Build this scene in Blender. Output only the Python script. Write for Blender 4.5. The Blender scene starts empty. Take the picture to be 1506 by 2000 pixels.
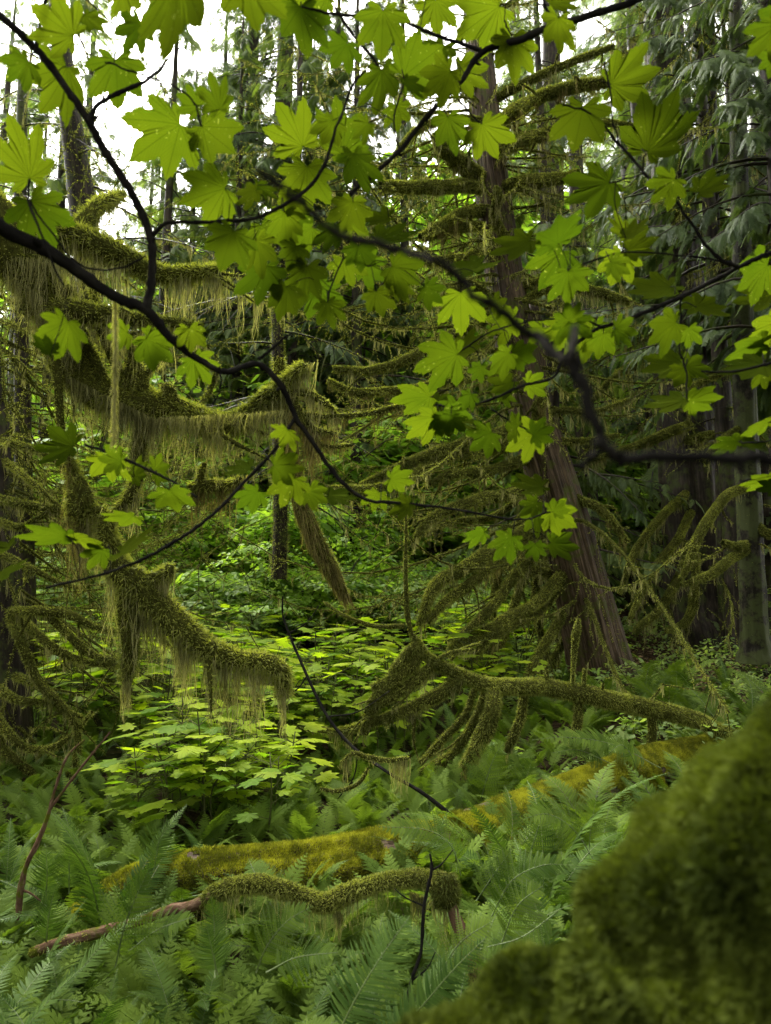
import bpy, math, random
import numpy as np

R = math.radians
rng = np.random.default_rng(11)
random.seed(5)
sc = bpy.context.scene
COL = sc.collection

# ------------------------------------------------------------------ camera, sky, sun, exposure
PITCH = R(8.0)
F, CX, CY = 1444.0, 753.0, 1000.0
EYE = np.array([0, 0, 1.6])
RT = np.array([1.0, 0, 0])
FW = np.array([0, math.cos(PITCH), math.sin(PITCH)])
UP = np.array([0, -math.sin(PITCH), math.cos(PITCH)])
cd = bpy.data.cameras.new("camera")
cam = bpy.data.objects.new("camera", cd)
COL.objects.link(cam)
cam.location = EYE
cam.rotation_euler = (R(90) + PITCH, 0, 0)
cd.sensor_fit = 'VERTICAL'
cd.sensor_height = 36
cd.lens = 36 * F / 2000
cd.clip_start, cd.clip_end = 0.02, 600
cd.dof.use_dof = True
cd.dof.focus_distance = 4.0
cd.dof.aperture_fstop = 6.9
sc.camera = cam

SUN_EL, SUN_AZ = R(52), R(-32)      # azimuth from +Y (the view) towards +X
w = bpy.data.worlds.new("World")
sc.world = w
w.use_nodes = True
nt = w.node_tree
bg = nt.nodes['Background']
sky = nt.nodes.new('ShaderNodeTexSky')
sky.sky_type = 'NISHITA'
sky.sun_disc = False
sky.sun_elevation = SUN_EL
sky.sun_rotation = SUN_AZ
sky.dust_density = 4
hs = nt.nodes.new('ShaderNodeHueSaturation')     # a grey overcast sky
hs.inputs['Saturation'].default_value = 0.06
hs.inputs['Value'].default_value = 1.0
nt.links.new(sky.outputs[0], hs.inputs['Color'])
warm = nt.nodes.new('ShaderNodeMix'); warm.data_type = 'RGBA'; warm.blend_type = 'MULTIPLY'
warm.inputs[0].default_value = 1; warm.inputs[7].default_value = (1.0, .985, .93, 1)
nt.links.new(hs.outputs[0], warm.inputs[6])
nt.links.new(warm.outputs[2], bg.inputs[0])
bg.inputs[1].default_value = 0.15
sl = bpy.data.lights.new("sun", 'SUN')
sl.energy = 1.0
sl.angle = R(25)
sl.color = (1, 0.96, 0.88)
so = bpy.data.objects.new("sun", sl)
COL.objects.link(so)
sd = np.array([math.cos(SUN_EL) * math.sin(SUN_AZ), math.cos(SUN_EL) * math.cos(SUN_AZ), math.sin(SUN_EL)])
from mathutils import Vector
so.rotation_euler = Vector(sd).to_track_quat('Z', 'Y').to_euler()
vs = sc.view_settings
vs.view_transform = 'Standard'
vs.look = 'None'
vs.gamma = 1
vs.use_curve_mapping = False
vs.exposure = 3.0
sc.cycles.max_bounces = 9
sc.cycles.diffuse_bounces = 7
sc.cycles.transmission_bounces = 7
sc.cycles.transparent_max_bounces = 8
sc.cycles.use_denoising = True


def P(px, py, d):
    return EYE + d * (FW + RT * (px - CX) / F + UP * (CY - py) / F)


# ------------------------------------------------------------------ mesh tools
def nrm(a):
    return a / np.maximum(np.linalg.norm(a, axis=-1, keepdims=True), 1e-9)


class G:
    def __init__(s):
        s.V = []; s.Fs = {3: [], 4: []}; s.Ms = {3: [], 4: []}; s.T = []; s.L = []; s.n = 0

    def add(s, v, f, m=0, t=0.5, l=None):
        v = np.asarray(v, dtype=np.float32).reshape(-1, 3)
        f = np.asarray(f, dtype=np.int64)
        k = f.shape[1]
        s.V.append(v)
        s.Fs[k].append(f + s.n)
        s.Ms[k].append(np.full(len(f), m, dtype=np.int32))
        s.T.append(np.broadcast_to(np.asarray(t, dtype=np.float32), (len(v),)))
        s.L.append(v if l is None else np.asarray(l, dtype=np.float32).reshape(-1, 3))
        s.n += len(v)

    def more(s, f, m=0):            # faces on the vertices of the last add
        f = np.asarray(f, dtype=np.int64)
        s.Fs[f.shape[1]].append(f + s.n - len(s.V[-1]))
        s.Ms[f.shape[1]].append(np.full(len(f), m, dtype=np.int32))

    def arrays(s):
        return np.concatenate(s.V), s

    def mesh(s, name, mats, smooth=True):
        me = bpy.data.meshes.new(name)
        v = np.concatenate(s.V)
        f3 = np.concatenate(s.Fs[3]) if s.Fs[3] else np.zeros((0, 3), int)
        f4 = np.concatenate(s.Fs[4]) if s.Fs[4] else np.zeros((0, 4), int)
        mi = np.concatenate(s.Ms[3] + s.Ms[4])
        me.vertices.add(len(v)); me.vertices.foreach_set('co', v.ravel())
        nl = len(f3) * 3 + len(f4) * 4
        me.loops.add(nl)
        me.loops.foreach_set('vertex_index', np.concatenate([f3.ravel(), f4.ravel()]).astype(np.int32))
        me.polygons.add(len(f3) + len(f4))
        st = np.concatenate([np.arange(len(f3)) * 3, len(f3) * 3 + np.arange(len(f4)) * 4]).astype(np.int32)
        me.polygons.foreach_set('loop_start', st)
        me.polygons.foreach_set('material_index', mi)
        me.polygons.foreach_set('use_smooth', np.full(len(st), smooth))
        a = me.attributes.new('tint', 'FLOAT', 'POINT'); a.data.foreach_set('value', np.concatenate(s.T).astype(np.float32))
        a = me.attributes.new('lc', 'FLOAT_VECTOR', 'POINT'); a.data.foreach_set('vector', np.concatenate(s.L).ravel())
        for m in mats: me.materials.append(m)
        me.update(calc_edges=True)
        return me

    def build(s, name, mats, parent=None, smooth=True):
        if not isinstance(mats, (list, tuple)): mats = [mats]
        o = bpy.data.objects.new(name, s.mesh(name, mats, smooth))
        COL.objects.link(o)
        if parent is not None: o.parent = parent
        return o


def tag(o, label=None, cat=None, group=None, kind=None):
    if label: o['label'] = label
    if cat: o['category'] = cat
    if group: o['group'] = group
    if kind: o['kind'] = kind
    return o


def thing(name, label, cat, loc=(0, 0, 0), group=None):
    o = bpy.data.objects.new(name, None)
    o.empty_display_size = 0.1
    COL.objects.link(o)
    o.location = loc
    return tag(o, label, cat, group)


def copy_tree(o, parent=None):
    c = o.copy(); COL.objects.link(c)
    if parent is not None: c.parent = parent
    for ch in KIDS.get(o.name, []):
        copy_tree(ch, c)
    return c


KIDS = {}


def kids(o, *ch):
    KIDS[o.name] = list(ch)
    return o


def smoothp(pts, n=6):
    p = np.asarray(pts, float)
    if len(p) < 3:
        t = np.linspace(0, 1, n + 1)[:, None]
        return p[0] * (1 - t) + p[-1] * t
    q = np.vstack([2 * p[0] - p[1], p, 2 * p[-1] - p[-2]])
    out = []
    for i in range(len(p) - 1):
        a, b, c, d = q[i:i + 4]
        t = np.linspace(0, 1, n, endpoint=False)[:, None]
        out.append(0.5 * ((2 * b) + (-a + c) * t + (2 * a - 5 * b + 4 * c - d) * t ** 2 + (-a + 3 * b - 3 * c + d) * t ** 3))
    out.append(p[-1:])
    return np.vstack(out)


def frames(p):
    T = nrm(np.gradient(p, axis=0))
    ref = np.array([0, 0, 1.0]) if abs(T[0][2]) < .8 else np.array([1.0, 0, 0])
    N = np.zeros_like(T)
    n = nrm(ref - T[0] * T[0].dot(ref))
    for i in range(len(p)):
        n = n - T[i] * T[i].dot(n)
        n = n / max(np.linalg.norm(n), 1e-9)
        N[i] = n
    return T, N, np.cross(T, N)


def tube(g, p, r, sides=6, m=0, rough=0.0, t=0.5, flute=None):
    p = np.asarray(p, float); r = np.broadcast_to(np.asarray(r, float), (len(p),))
    T, N, B = frames(p)
    a = np.linspace(0, 2 * np.pi, sides, endpoint=False)
    rr = r[:, None] * np.ones((1, sides))
    if rough:
        rr = rr * (1 + rng.normal(0, rough, rr.shape))
    if flute is not None:
        rr = rr * flute(a[None, :], np.linspace(0, 1, len(p))[:, None])
    v = p[:, None] + (N[:, None] * np.cos(a)[None, :, None] + B[:, None] * np.sin(a)[None, :, None]) * rr[..., None]
    s = np.concatenate([[0], np.cumsum(np.linalg.norm(np.diff(p, axis=0), axis=1))])
    l = np.stack([np.cos(a)[None] * rr, np.sin(a)[None] * rr, np.repeat(s[:, None], sides, 1)], -1)
    n = len(p)
    i = np.arange(n - 1)[:, None] * sides; j = np.arange(sides)[None]; k = (j + 1) % sides
    f = np.stack([i + j, i + k, i + sides + k, i + sides + j], -1).reshape(-1, 4)
    g.add(v, f, m, t, l)
    g.more(np.array([[(n - 1) * sides + j, (n - 1) * sides + (j + 1) % sides, (n - 1) * sides + (j + 2) % sides] for j in range(0, sides - 1, 2)]) if sides > 3 else np.array([[0, 1, 2]]), m)


def sample(p, r, n, u=None):
    s = np.concatenate([[0], np.cumsum(np.linalg.norm(np.diff(p, axis=0), axis=1))])
    if u is None: u = rng.random(n)
    u = u * s[-1]
    P_ = np.stack([np.interp(u, s, p[:, k]) for k in range(3)], -1)
    T = nrm(np.gradient(p, axis=0))
    T_ = nrm(np.stack([np.interp(u, s, T[:, k]) for k in range(3)], -1))
    return P_, T_, np.interp(u, s, np.broadcast_to(r, (len(p),)))


def moss(g, p, r, n, bl, bw, m=1, grav=.25, spread=.6):
    """short curved moss leaves all round a limb"""
    c, T, rr = sample(p, r, n)
    rv = rng.normal(size=(n, 3))
    nn = nrm(rv - T * (T * rv).sum(1, keepdims=True))
    d = nrm(nn + T * rng.normal(0, .5, (n, 1)) + rng.normal(0, spread * .5, (n, 3)) + np.array([0, 0, -grav]))
    ln = bl * rng.uniform(.4, 1.25, (n, 1))
    s = nrm(np.cross(d, rng.normal(size=(n, 3)))) * bw * .5
    b = c + nn * (rr[:, None] * .88)
    mid = b + d * ln * .55
    tip = b + d * ln + np.array([0, 0, -grav]) * ln * .5
    v = np.stack([b - s, b + s, mid + s * .9, mid - s * .9, tip], 1)
    k = np.arange(n)[:, None] * 5
    tt = np.repeat(np.clip(rng.normal(.5, .22, n) + .15 * np.sin(c @ np.array([9., 7., 8.])), 0, 1), 5)
    g.add(v, k + np.array([0, 1, 2, 3]), m, tt)
    g.more(k + np.array([3, 2, 4]), m)


def strands(g, p, r, ncl, per, length, wd, m=2, spread=.02, lo=.3, side=.5, u=None, taper=.7):
    """beards of hanging lichen: clumps of thin ribbons"""
    ncl = max(1, int(round(ncl * .62))) if u is None else ncl; per = int(per * 1.6)
    c, T, rr = sample(p, r, ncl, u)
    L = length * (lo * .6 + (1.25 - lo * .6) * rng.random(ncl) ** 2)
    n = ncl * per
    c = np.repeat(c, per, 0); T = np.repeat(T, per, 0); rr = np.repeat(rr, per); L = np.repeat(L, per) * rng.uniform(.35, 1.1, n)
    Sd = nrm(np.cross(T, [0, 0, 1.0]) + 1e-4)
    off = T * rng.normal(0, spread * .8, (n, 1)) + Sd * (rng.uniform(-1, 1, (n, 1)) * rr[:, None] * side * 2)
    base = c + np.array([0, 0, -1.0]) * (rr * .3)[:, None]
    K = 6
    q = np.linspace(0, 1, K)
    ph = rng.uniform(0, 6.28, (n, 2)); fr = rng.uniform(2, 6, (n, 1))
    wob = np.stack([np.sin(ph[:, :1] + fr * q), np.cos(ph[:, 1:] + fr * q), np.zeros((n, K))], -1) * (L * .10)[:, None, None] * q[None, :, None]
    c0 = base[:, None] + off[:, None] * (1 - taper * q)[None, :, None] + wob
    c0[..., 2] -= (L[:, None] * q)
    a = rng.uniform(0, np.pi, n)
    s = np.stack([np.cos(a), np.sin(a), np.zeros(n)], -1)[:, None] * (wd * .5 * (1 - .75 * q))[None, :, None] * rng.uniform(.5, 1.4, (n, 1, 1))
    v = np.stack([c0 - s, c0 + s], 2)
    k = np.arange(n)[:, None, None] * (2 * K) + np.arange(K - 1)[None, :, None] * 2
    f = (k + np.array([0, 1, 3, 2])).reshape(-1, 4)
    g.add(v, f, m, np.repeat(np.clip(rng.normal(.5, .25, n), 0, 1), 2 * K))


def rep(g, proto, X, N, loc, sc_, m=0, t=None):
    """copies of a small shape (in one mesh): X = its long direction, N = its upper side"""
    pv, pf, pt = proto[:3]
    X = nrm(X); Y = nrm(np.cross(N, X)); Z = np.cross(X, Y)
    M = np.stack([X, Y, Z], 1)
    sc_ = np.broadcast_to(np.asarray(sc_, float), (len(X),))
    v = np.einsum('ni,kij->knj', pv, M) * sc_[:, None, None] + loc[:, None]
    n = len(pv)
    tt = (pt[None] + (rng.normal(0, .15, (len(X), 1)) if t is None else np.asarray(t).reshape(-1, 1) - .5)).clip(0, 1).ravel()
    base = (np.arange(len(X)) * n)[:, None, None]
    l = np.broadcast_to(pv[None], v.shape)
    g.add(v, (pf[None] + base).reshape(-1, pf.shape[1]), m, tt, l)
    if len(proto) > 3 and proto[3] is not None:
        g.more((proto[3][None] + base).reshape(-1, proto[3].shape[1]), m)


def moss_surf(g, v, f, n, bl, bw, m=0, grav=.2):
    """moss leaves rooted on the quads of an uneven surface"""
    q = v[f]; ar = np.linalg.norm(np.cross(q[:, 2] - q[:, 0], q[:, 3] - q[:, 1]), axis=1)
    k = rng.choice(len(f), n, p=ar / ar.sum()); a = rng.random((n, 1)); b_ = rng.random((n, 1)); q = q[k]
    c = (q[:, 0] * (1 - a) + q[:, 1] * a) * (1 - b_) + (q[:, 3] * (1 - a) + q[:, 2] * a) * b_
    nn = nrm(np.cross(q[:, 2] - q[:, 0], q[:, 3] - q[:, 1])); ctr = v.mean(0)
    d = nrm(nn + rng.normal(0, .45, (n, 3)) + np.array([0, 0, -grav])); ln = bl * rng.uniform(.4, 1.25, (n, 1))
    s = nrm(np.cross(d, rng.normal(size=(n, 3)))) * bw * .5; mid = c + d * ln * .55
    w_ = np.stack([c - s, c + s, mid + s * .9, mid - s * .9, c + d * ln + np.array([0, 0, -grav]) * ln * .5], 1)
    kk = np.arange(n)[:, None] * 5
    tt = .5 + rng.normal(0, .16, n)
    for fq in (9, 17, 26, 40, 61, 85, 120):
        dv = nrm(rng.normal(size=3)) * fq; tt = tt + .10 * np.sin(c @ dv + rng.uniform(0, 6) + 1.5 * np.sin(c @ (nrm(rng.normal(size=3)) * fq * .6)))
    tt = np.clip(tt, 0, 1)
    g.add(w_, kk + np.array([0, 1, 2, 3]), m, np.repeat(tt, 5)); g.more(kk + np.array([3, 2, 4]), m)


# ------------------------------------------------------------------ materials
def mat(name):
    m = bpy.data.materials.new(name)
    m.use_nodes = True
    n = m.node_tree.nodes
    n.clear()
    out = n.new('ShaderNodeOutputMaterial')
    return m, m.node_tree, out


def node(t, typ, **kw):
    n = t.nodes.new(typ)
    for k, v in kw.items():
        if k.startswith('i_'):
            key = k[2:].replace('_', ' ')
            n.inputs[key].default_value = v
        elif k.startswith('n_'):
            n.inputs[int(k[2:])].default_value = v
        else:
            setattr(n, k, v)
    return n


def lk(t, a, b): t.links.new(a, b)


def ramp(t, fac, stops):
    r = t.nodes.new('ShaderNodeValToRGB')
    e = r.color_ramp.elements
    while len(e) < len(stops): e.new(.5)
    for i, (p, c) in enumerate(stops):
        e[i].position = p; e[i].color = (*c, 1)
    if fac is not None: lk(t, fac, r.inputs[0])
    return r


def mathn(t, op, a, b=None, c=None):
    n = t.nodes.new('ShaderNodeMath'); n.operation = op
    for i, x in enumerate((a, b, c)):
        if x is None: continue
        if isinstance(x, (int, float)): n.inputs[i].default_value = x
        else: lk(t, x, n.inputs[i])
    return n.outputs[0]


def leafy(name, lo, hi, trans=.35, rough=.5, tcol=1.6, nscale=3.0, spec=.3, veins=0, hue_noise=True, objrand=.25, drops=False, flecks=False):
    m, t, out = mat(name)
    at = node(t, 'ShaderNodeAttribute', attribute_name='tint')
    oi = node(t, 'ShaderNodeObjectInfo')
    geo = node(t, 'ShaderNodeNewGeometry')
    no = node(t, 'ShaderNodeTexNoise', i_Scale=nscale, i_Detail=3.0)
    lk(t, geo.outputs['Position'], no.inputs['Vector'])
    f = mathn(t, 'ADD', at.outputs['Fac'], mathn(t, 'MULTIPLY', mathn(t, 'SUBTRACT', no.outputs['Fac'], .5), 1.4))
    f = mathn(t, 'ADD', f, mathn(t, 'MULTIPLY', mathn(t, 'SUBTRACT', oi.outputs['Random'], .5), objrand))
    r = ramp(t, f, [(0.1, lo), (0.9, hi)])
    col = r.outputs[0]
    if veins:
        la = node(t, 'ShaderNodeAttribute', attribute_name='lc')
        sp = node(t, 'ShaderNodeSeparateXYZ'); lk(t, la.outputs['Vector'], sp.inputs[0])
        x, y = sp.outputs[0], sp.outputs[1]
        ang = mathn(t, 'DIVIDE', mathn(t, 'ARCTAN2', x, y), R(38))
        fr = mathn(t, 'ABSOLUTE', mathn(t, 'SUBTRACT', ang, mathn(t, 'ROUND', ang)))
        rad = mathn(t, 'SQRT', mathn(t, 'ADD', mathn(t, 'MULTIPLY', x, x), mathn(t, 'MULTIPLY', y, y)))
        dist = mathn(t, 'MULTIPLY', fr, rad)                      # distance from the main veins
        v1 = mathn(t, 'LESS_THAN', dist, .011)
        # side veins: herring-bone lines off each main vein
        ph = mathn(t, 'MULTIPLY', mathn(t, 'SUBTRACT', rad, mathn(t, 'MULTIPLY', dist, 1.1)), 13.0)
        v2 = mathn(t, 'MULTIPLY', mathn(t, 'LESS_THAN', mathn(t, 'ABSOLUTE', mathn(t, 'SUBTRACT', ph, mathn(t, 'ROUND', ph))), .07), .45)
        v = mathn(t, 'MAXIMUM', v1, v2)
        mx = node(t, 'ShaderNodeMix', data_type='RGBA')
        lk(t, mathn(t, 'MULTIPLY', v, veins), mx.inputs[0]); lk(t, col, mx.inputs[6])
        mx.inputs[7].default_value = (lo[0] * .45, lo[1] * .5, lo[2] * .5, 1)
        col = mx.outputs[2]
    if flecks:
        n5 = node(t, 'ShaderNodeTexNoise', i_Scale=210.0, i_Detail=2.0); lk(t, geo.outputs['Position'], n5.inputs['Vector'])
        n6 = node(t, 'ShaderNodeTexNoise', i_Scale=11.0, i_Detail=1.0); lk(t, geo.outputs['Position'], n6.inputs['Vector'])
        mx = node(t, 'ShaderNodeMix', data_type='RGBA')
        lk(t, mathn(t, 'MULTIPLY', mathn(t, 'GREATER_THAN', n5.outputs['Fac'], .70), mathn(t, 'GREATER_THAN', n6.outputs['Fac'], .5)), mx.inputs[0])
        lk(t, col, mx.inputs[6]); mx.inputs[7].default_value = (.11, .13, .04, 1); col = mx.outputs[2]
    b = node(t, 'ShaderNodeBsdfPrincipled', i_Roughness=rough)
    b.inputs['Specular IOR Level'].default_value = spec
    lk(t, col, b.inputs['Base Color'])
    if drops:
        vo = node(t, 'ShaderNodeTexVoronoi', i_Scale=230.0); lk(t, geo.outputs['Position'], vo.inputs['Vector'])
        n2 = node(t, 'ShaderNodeTexNoise', i_Scale=22.0); lk(t, geo.outputs['Position'], n2.inputs['Vector'])
        dm = mathn(t, 'MULTIPLY', mathn(t, 'LESS_THAN', vo.outputs['Distance'], .13), mathn(t, 'GREATER_THAN', n2.outputs['Fac'], .58))
        lk(t, mathn(t, 'SUBTRACT', rough, mathn(t, 'MULTIPLY', dm, rough * .85)), b.inputs['Roughness'])
        bu = node(t, 'ShaderNodeBump', i_Strength=.5, i_Distance=.001)
        lk(t, dm, bu.inputs['Height']); lk(t, bu.outputs[0], b.inputs['Normal'])
    if spec == 0:
        b = node(t, 'ShaderNodeBsdfDiffuse'); lk(t, col, b.inputs['Color'])
    if trans:
        tr = node(t, 'ShaderNodeBsdfTranslucent')
        g = node(t, 'ShaderNodeMix', data_type='RGBA', blend_type='MULTIPLY'); g.inputs[0].default_value = 1
        lk(t, col, g.inputs[6]); g.inputs[7].default_value = (tcol * 1.05, tcol * 1.1, tcol * .35, 1)
        lk(t, g.outputs[2], tr.inputs[0])
        mx = node(t, 'ShaderNodeMixShader'); mx.inputs[0].default_value = trans
        lk(t, b.outputs[0], mx.inputs[1]); lk(t, tr.outputs[0], mx.inputs[2])
        lk(t, mx.outputs[0], out.inputs[0])
    else:
        lk(t, b.outputs[0], out.inputs[0])
    return m


def barky(name, c1, c2, c3, scale=1.0, moss_c=None, moss_amt=.5, stretch=.12, wet=.6, bump=.6, msc=4.0):
    m, t, out = mat(name)
    la = node(t, 'ShaderNodeAttribute', attribute_name='lc')
    mp = node(t, 'ShaderNodeMapping'); mp.inputs['Scale'].default_value = (scale, scale, scale * stretch)
    lk(t, la.outputs['Vector'], mp.inputs[0])
    n1 = node(t, 'ShaderNodeTexNoise', i_Scale=26.0, i_Detail=7.0, i_Roughness=.65); lk(t, mp.outputs[0], n1.inputs['Vector'])
    n2 = node(t, 'ShaderNodeTexNoise', i_Scale=5.0, i_Detail=4.0); lk(t, la.outputs['Vector'], n2.inputs['Vector'])
    f = mathn(t, 'ADD', mathn(t, 'MULTIPLY', n1.outputs['Fac'], .75), mathn(t, 'MULTIPLY', n2.outputs['Fac'], .3))
    r = ramp(t, f, [(0.36, c1), (0.52, c2), (0.68, c3)])
    col = r.outputs[0]
    if moss_c:
        geo = node(t, 'ShaderNodeNewGeometry')
        n3 = node(t, 'ShaderNodeTexNoise', i_Scale=msc, i_Detail=8.0, i_Roughness=.7); lk(t, geo.outputs['Position'], n3.inputs['Vector'])
        f3 = ramp(t, n3.outputs['Fac'], [(.62 - moss_amt * .3, (0, 0, 0)), (.70 - moss_amt * .3, (1, 1, 1))])
        mx = node(t, 'ShaderNodeMix', data_type='RGBA'); lk(t, f3.outputs[0], mx.inputs[0]); lk(t, col, mx.inputs[6])
        mx.inputs[7].default_value = (*moss_c, 1); col = mx.outputs[2]
    b = node(t, 'ShaderNodeBsdfPrincipled', i_Roughness=wet)
    b.inputs['Specular IOR Level'].default_value = .10 if wet > .55 and wet < .8 else 0
    lk(t, col, b.inputs['Base Color'])
    bu = node(t, 'ShaderNodeBump', i_Strength=bump, i_Distance=.02); lk(t, f, bu.inputs['Height']); lk(t, bu.outputs[0], b.inputs['Normal'])
    lk(t, b.outputs[0], out.inputs[0])
    return m


M = {}
M['maple_leaf'] = leafy('maple_leaf', (.022, .038, .003), (.050, .068, .005), trans=.6, rough=.6, tcol=1.5, nscale=9, spec=0, veins=.5, objrand=0, flecks=True)
M['club_leaf'] = leafy('understory_leaf', (.09, .17, .012), (.28, .35, .02), trans=.5, rough=.55, tcol=1.9, nscale=2, veins=.3, spec=.06)
M['shrub_leaf'] = leafy('shrub_leaf', (.10, .17, .05), (.24, .31, .11), trans=.5, rough=.5, tcol=1.8, nscale=1.2, spec=.2)
M['sword'] = leafy('sword_fern_leaf', (.022, .05, .008), (.075, .125, .023), trans=.25, rough=.5, tcol=1.5, nscale=2.5, spec=.04)
M['lady'] = leafy('lady_fern_leaf', (.034, .068, .009), (.125, .185, .028), trans=.4, rough=.6, tcol=1.5, nscale=2.5, spec=.04)
M['needle'] = leafy('conifer_needles', (.04, .07, .018), (.14, .19, .055), trans=.45, rough=.6, tcol=1.7, nscale=1.0, spec=.3)
M['cedar'] = leafy('cedar_sprays', (.032, .056, .02), (.10, .145, .05), trans=.35, rough=.6, tcol=1.5, nscale=1.5, spec=.15)
M['bright'] = leafy('far_sunlit_foliage', (.10, .2, .03), (.26, .38, .06), trans=.5, rough=.5, tcol=1.6, nscale=.5, spec=.3)
M['moss'] = leafy('moss', (.075, .09, .02), (.32, .34, .075), trans=.25, rough=.8, tcol=1.4, nscale=7, spec=.1)
M['gold_moss'] = leafy('golden_moss', (.10, .11, .012), (.35, .35, .03), trans=.2, rough=.85, tcol=1.3, nscale=8, spec=.1)
M['lichen'] = leafy('hanging_moss', (.09, .09, .035), (.42, .40, .18), trans=.3, rough=.85, tcol=1.3, nscale=4, spec=.05)
M['brown_lichen'] = leafy('brown_hanging_moss', (.07, .06, .02), (.26, .22, .08), trans=.25, rough=.85, tcol=1.3, nscale=6, spec=.05)
M['cedar_bark'] = barky('cedar_bark', (.006, .0045, .003), (.05, .034, .02), (.135, .095, .058), 1.7, moss_c=(.05, .055, .010), moss_amt=.35, stretch=.05, bump=1.0, msc=5)
M['dark_bark'] = barky('dark_bark', (.006, .005, .004), (.022, .017, .012), (.06, .048, .034), 1.0, moss_c=(.04, .05, .012), moss_amt=.35)
M['grey_bark'] = barky('grey_bark', (.005, .0045, .003), (.017, .0145, .010), (.05, .043, .030), 1.0, moss_c=(.05, .06, .02), moss_amt=.6, stretch=.5)
M['wet_bark'] = barky('wet_maple_bark', (.006, .006, .006), (.015, .014, .013), (.034, .032, .027), 3.0, stretch=.3, wet=.5, bump=.3)
M['red_bark'] = barky('peeling_branch_bark', (.04, .022, .014), (.11, .065, .042), (.22, .15, .10), 3.0, stretch=.3, wet=.5, moss_c=(.08, .09, .01), moss_amt=.3, msc=14)
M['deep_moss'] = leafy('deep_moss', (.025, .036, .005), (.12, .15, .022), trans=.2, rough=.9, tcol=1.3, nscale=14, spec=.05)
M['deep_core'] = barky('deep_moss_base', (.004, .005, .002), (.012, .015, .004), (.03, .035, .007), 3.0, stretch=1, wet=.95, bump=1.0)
M['moss_core'] = barky('moss_covered_bark', (.02, .02, .006), (.05, .053, .012), (.10, .105, .02), 3.0, stretch=.6, wet=.9, bump=1.0)
M['stem'] = leafy('green_brown_stem', (.03, .035, .012), (.07, .08, .025), trans=0, rough=.7, nscale=3, spec=.03)
M['rachis'] = leafy('frond_stalk', (.05, .08, .02), (.10, .14, .035), trans=0, rough=.5, nscale=3)

# ------------------------------------------------------------------ the ground
def hgt(x, y):
    x = np.asarray(x, float); y = np.asarray(y, float)
    h = np.interp(y, [-30, 0, 1.2, 2.5, 5, 8, 14, 25, 45, 90], [0, .2, .42, .42, .50, .76, 1.25, 3.9, 11, 36])
    amp = np.clip(y / 10, .15, 1.2)
    return h + amp * (.10 * np.sin(x * 1.3 + .7 * y) + .07 * np.sin(2.1 * x - 1.6 * y + 1)) + .012 * np.sin(7 * x + 3) * np.sin(6 * y)


def ground():
    xs = np.concatenate([np.linspace(-120, -14, 24), np.linspace(-13, 13, 150), np.linspace(14, 120, 24)])
    ys = np.concatenate([np.linspace(-60, -4, 14), np.linspace(-3, 20, 140), np.linspace(21, 140, 40)])
    X, Y = np.meshgrid(xs, ys)
    v = np.stack([X, Y, hgt(X, Y)], -1).reshape(-1, 3)
    nx = len(xs); i = (np.arange(len(ys) - 1)[:, None] * nx + np.arange(nx - 1)[None]).ravel()
    g = G(); g.add(v, np.stack([i, i + 1, i + nx + 1, i + nx], -1))
    m, t, out = mat('forest_floor')
    geo = node(t, 'ShaderNodeNewGeometry')
    n1 = node(t, 'ShaderNodeTexNoise', i_Scale=14.0, i_Detail=9.0, i_Roughness=.7); lk(t, geo.outputs['Position'], n1.inputs['Vector'])
    n2 = node(t, 'ShaderNodeTexNoise', i_Scale=.9, i_Detail=4.0); lk(t, geo.outputs['Position'], n2.inputs['Vector'])
    r1 = ramp(t, n1.outputs['Fac'], [(.3, (.006, .004, .002)), (.5, (.024, .016, .008)), (.7, (.07, .048, .026))])
    r2 = ramp(t, n1.outputs['Fac'], [(.3, (.008, .01, .003)), (.7, (.035, .045, .009))])
    r3 = ramp(t, n2.outputs['Fac'], [(.45, (0, 0, 0)), (.6, (1, 1, 1))])
    mx = node(t, 'ShaderNodeMix', data_type='RGBA'); lk(t, r3.outputs[0], mx.inputs[0]); lk(t, r1.outputs[0], mx.inputs[6]); lk(t, r2.outputs[0], mx.inputs[7])
    b = node(t, 'ShaderNodeBsdfPrincipled', i_Roughness=.95); b.inputs['Specular IOR Level'].default_value = .03; lk(t, mx.outputs[2], b.inputs['Base Color'])
    bu = node(t, 'ShaderNodeBump', i_Strength=1.0, i_Distance=.04); lk(t, n1.outputs['Fac'], bu.inputs['Height']); lk(t, bu.outputs[0], b.inputs['Normal'])
    lk(t, b.outputs[0], out.inputs[0])
    tag(g.build('ground', m), kind='structure')


ground()


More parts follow.
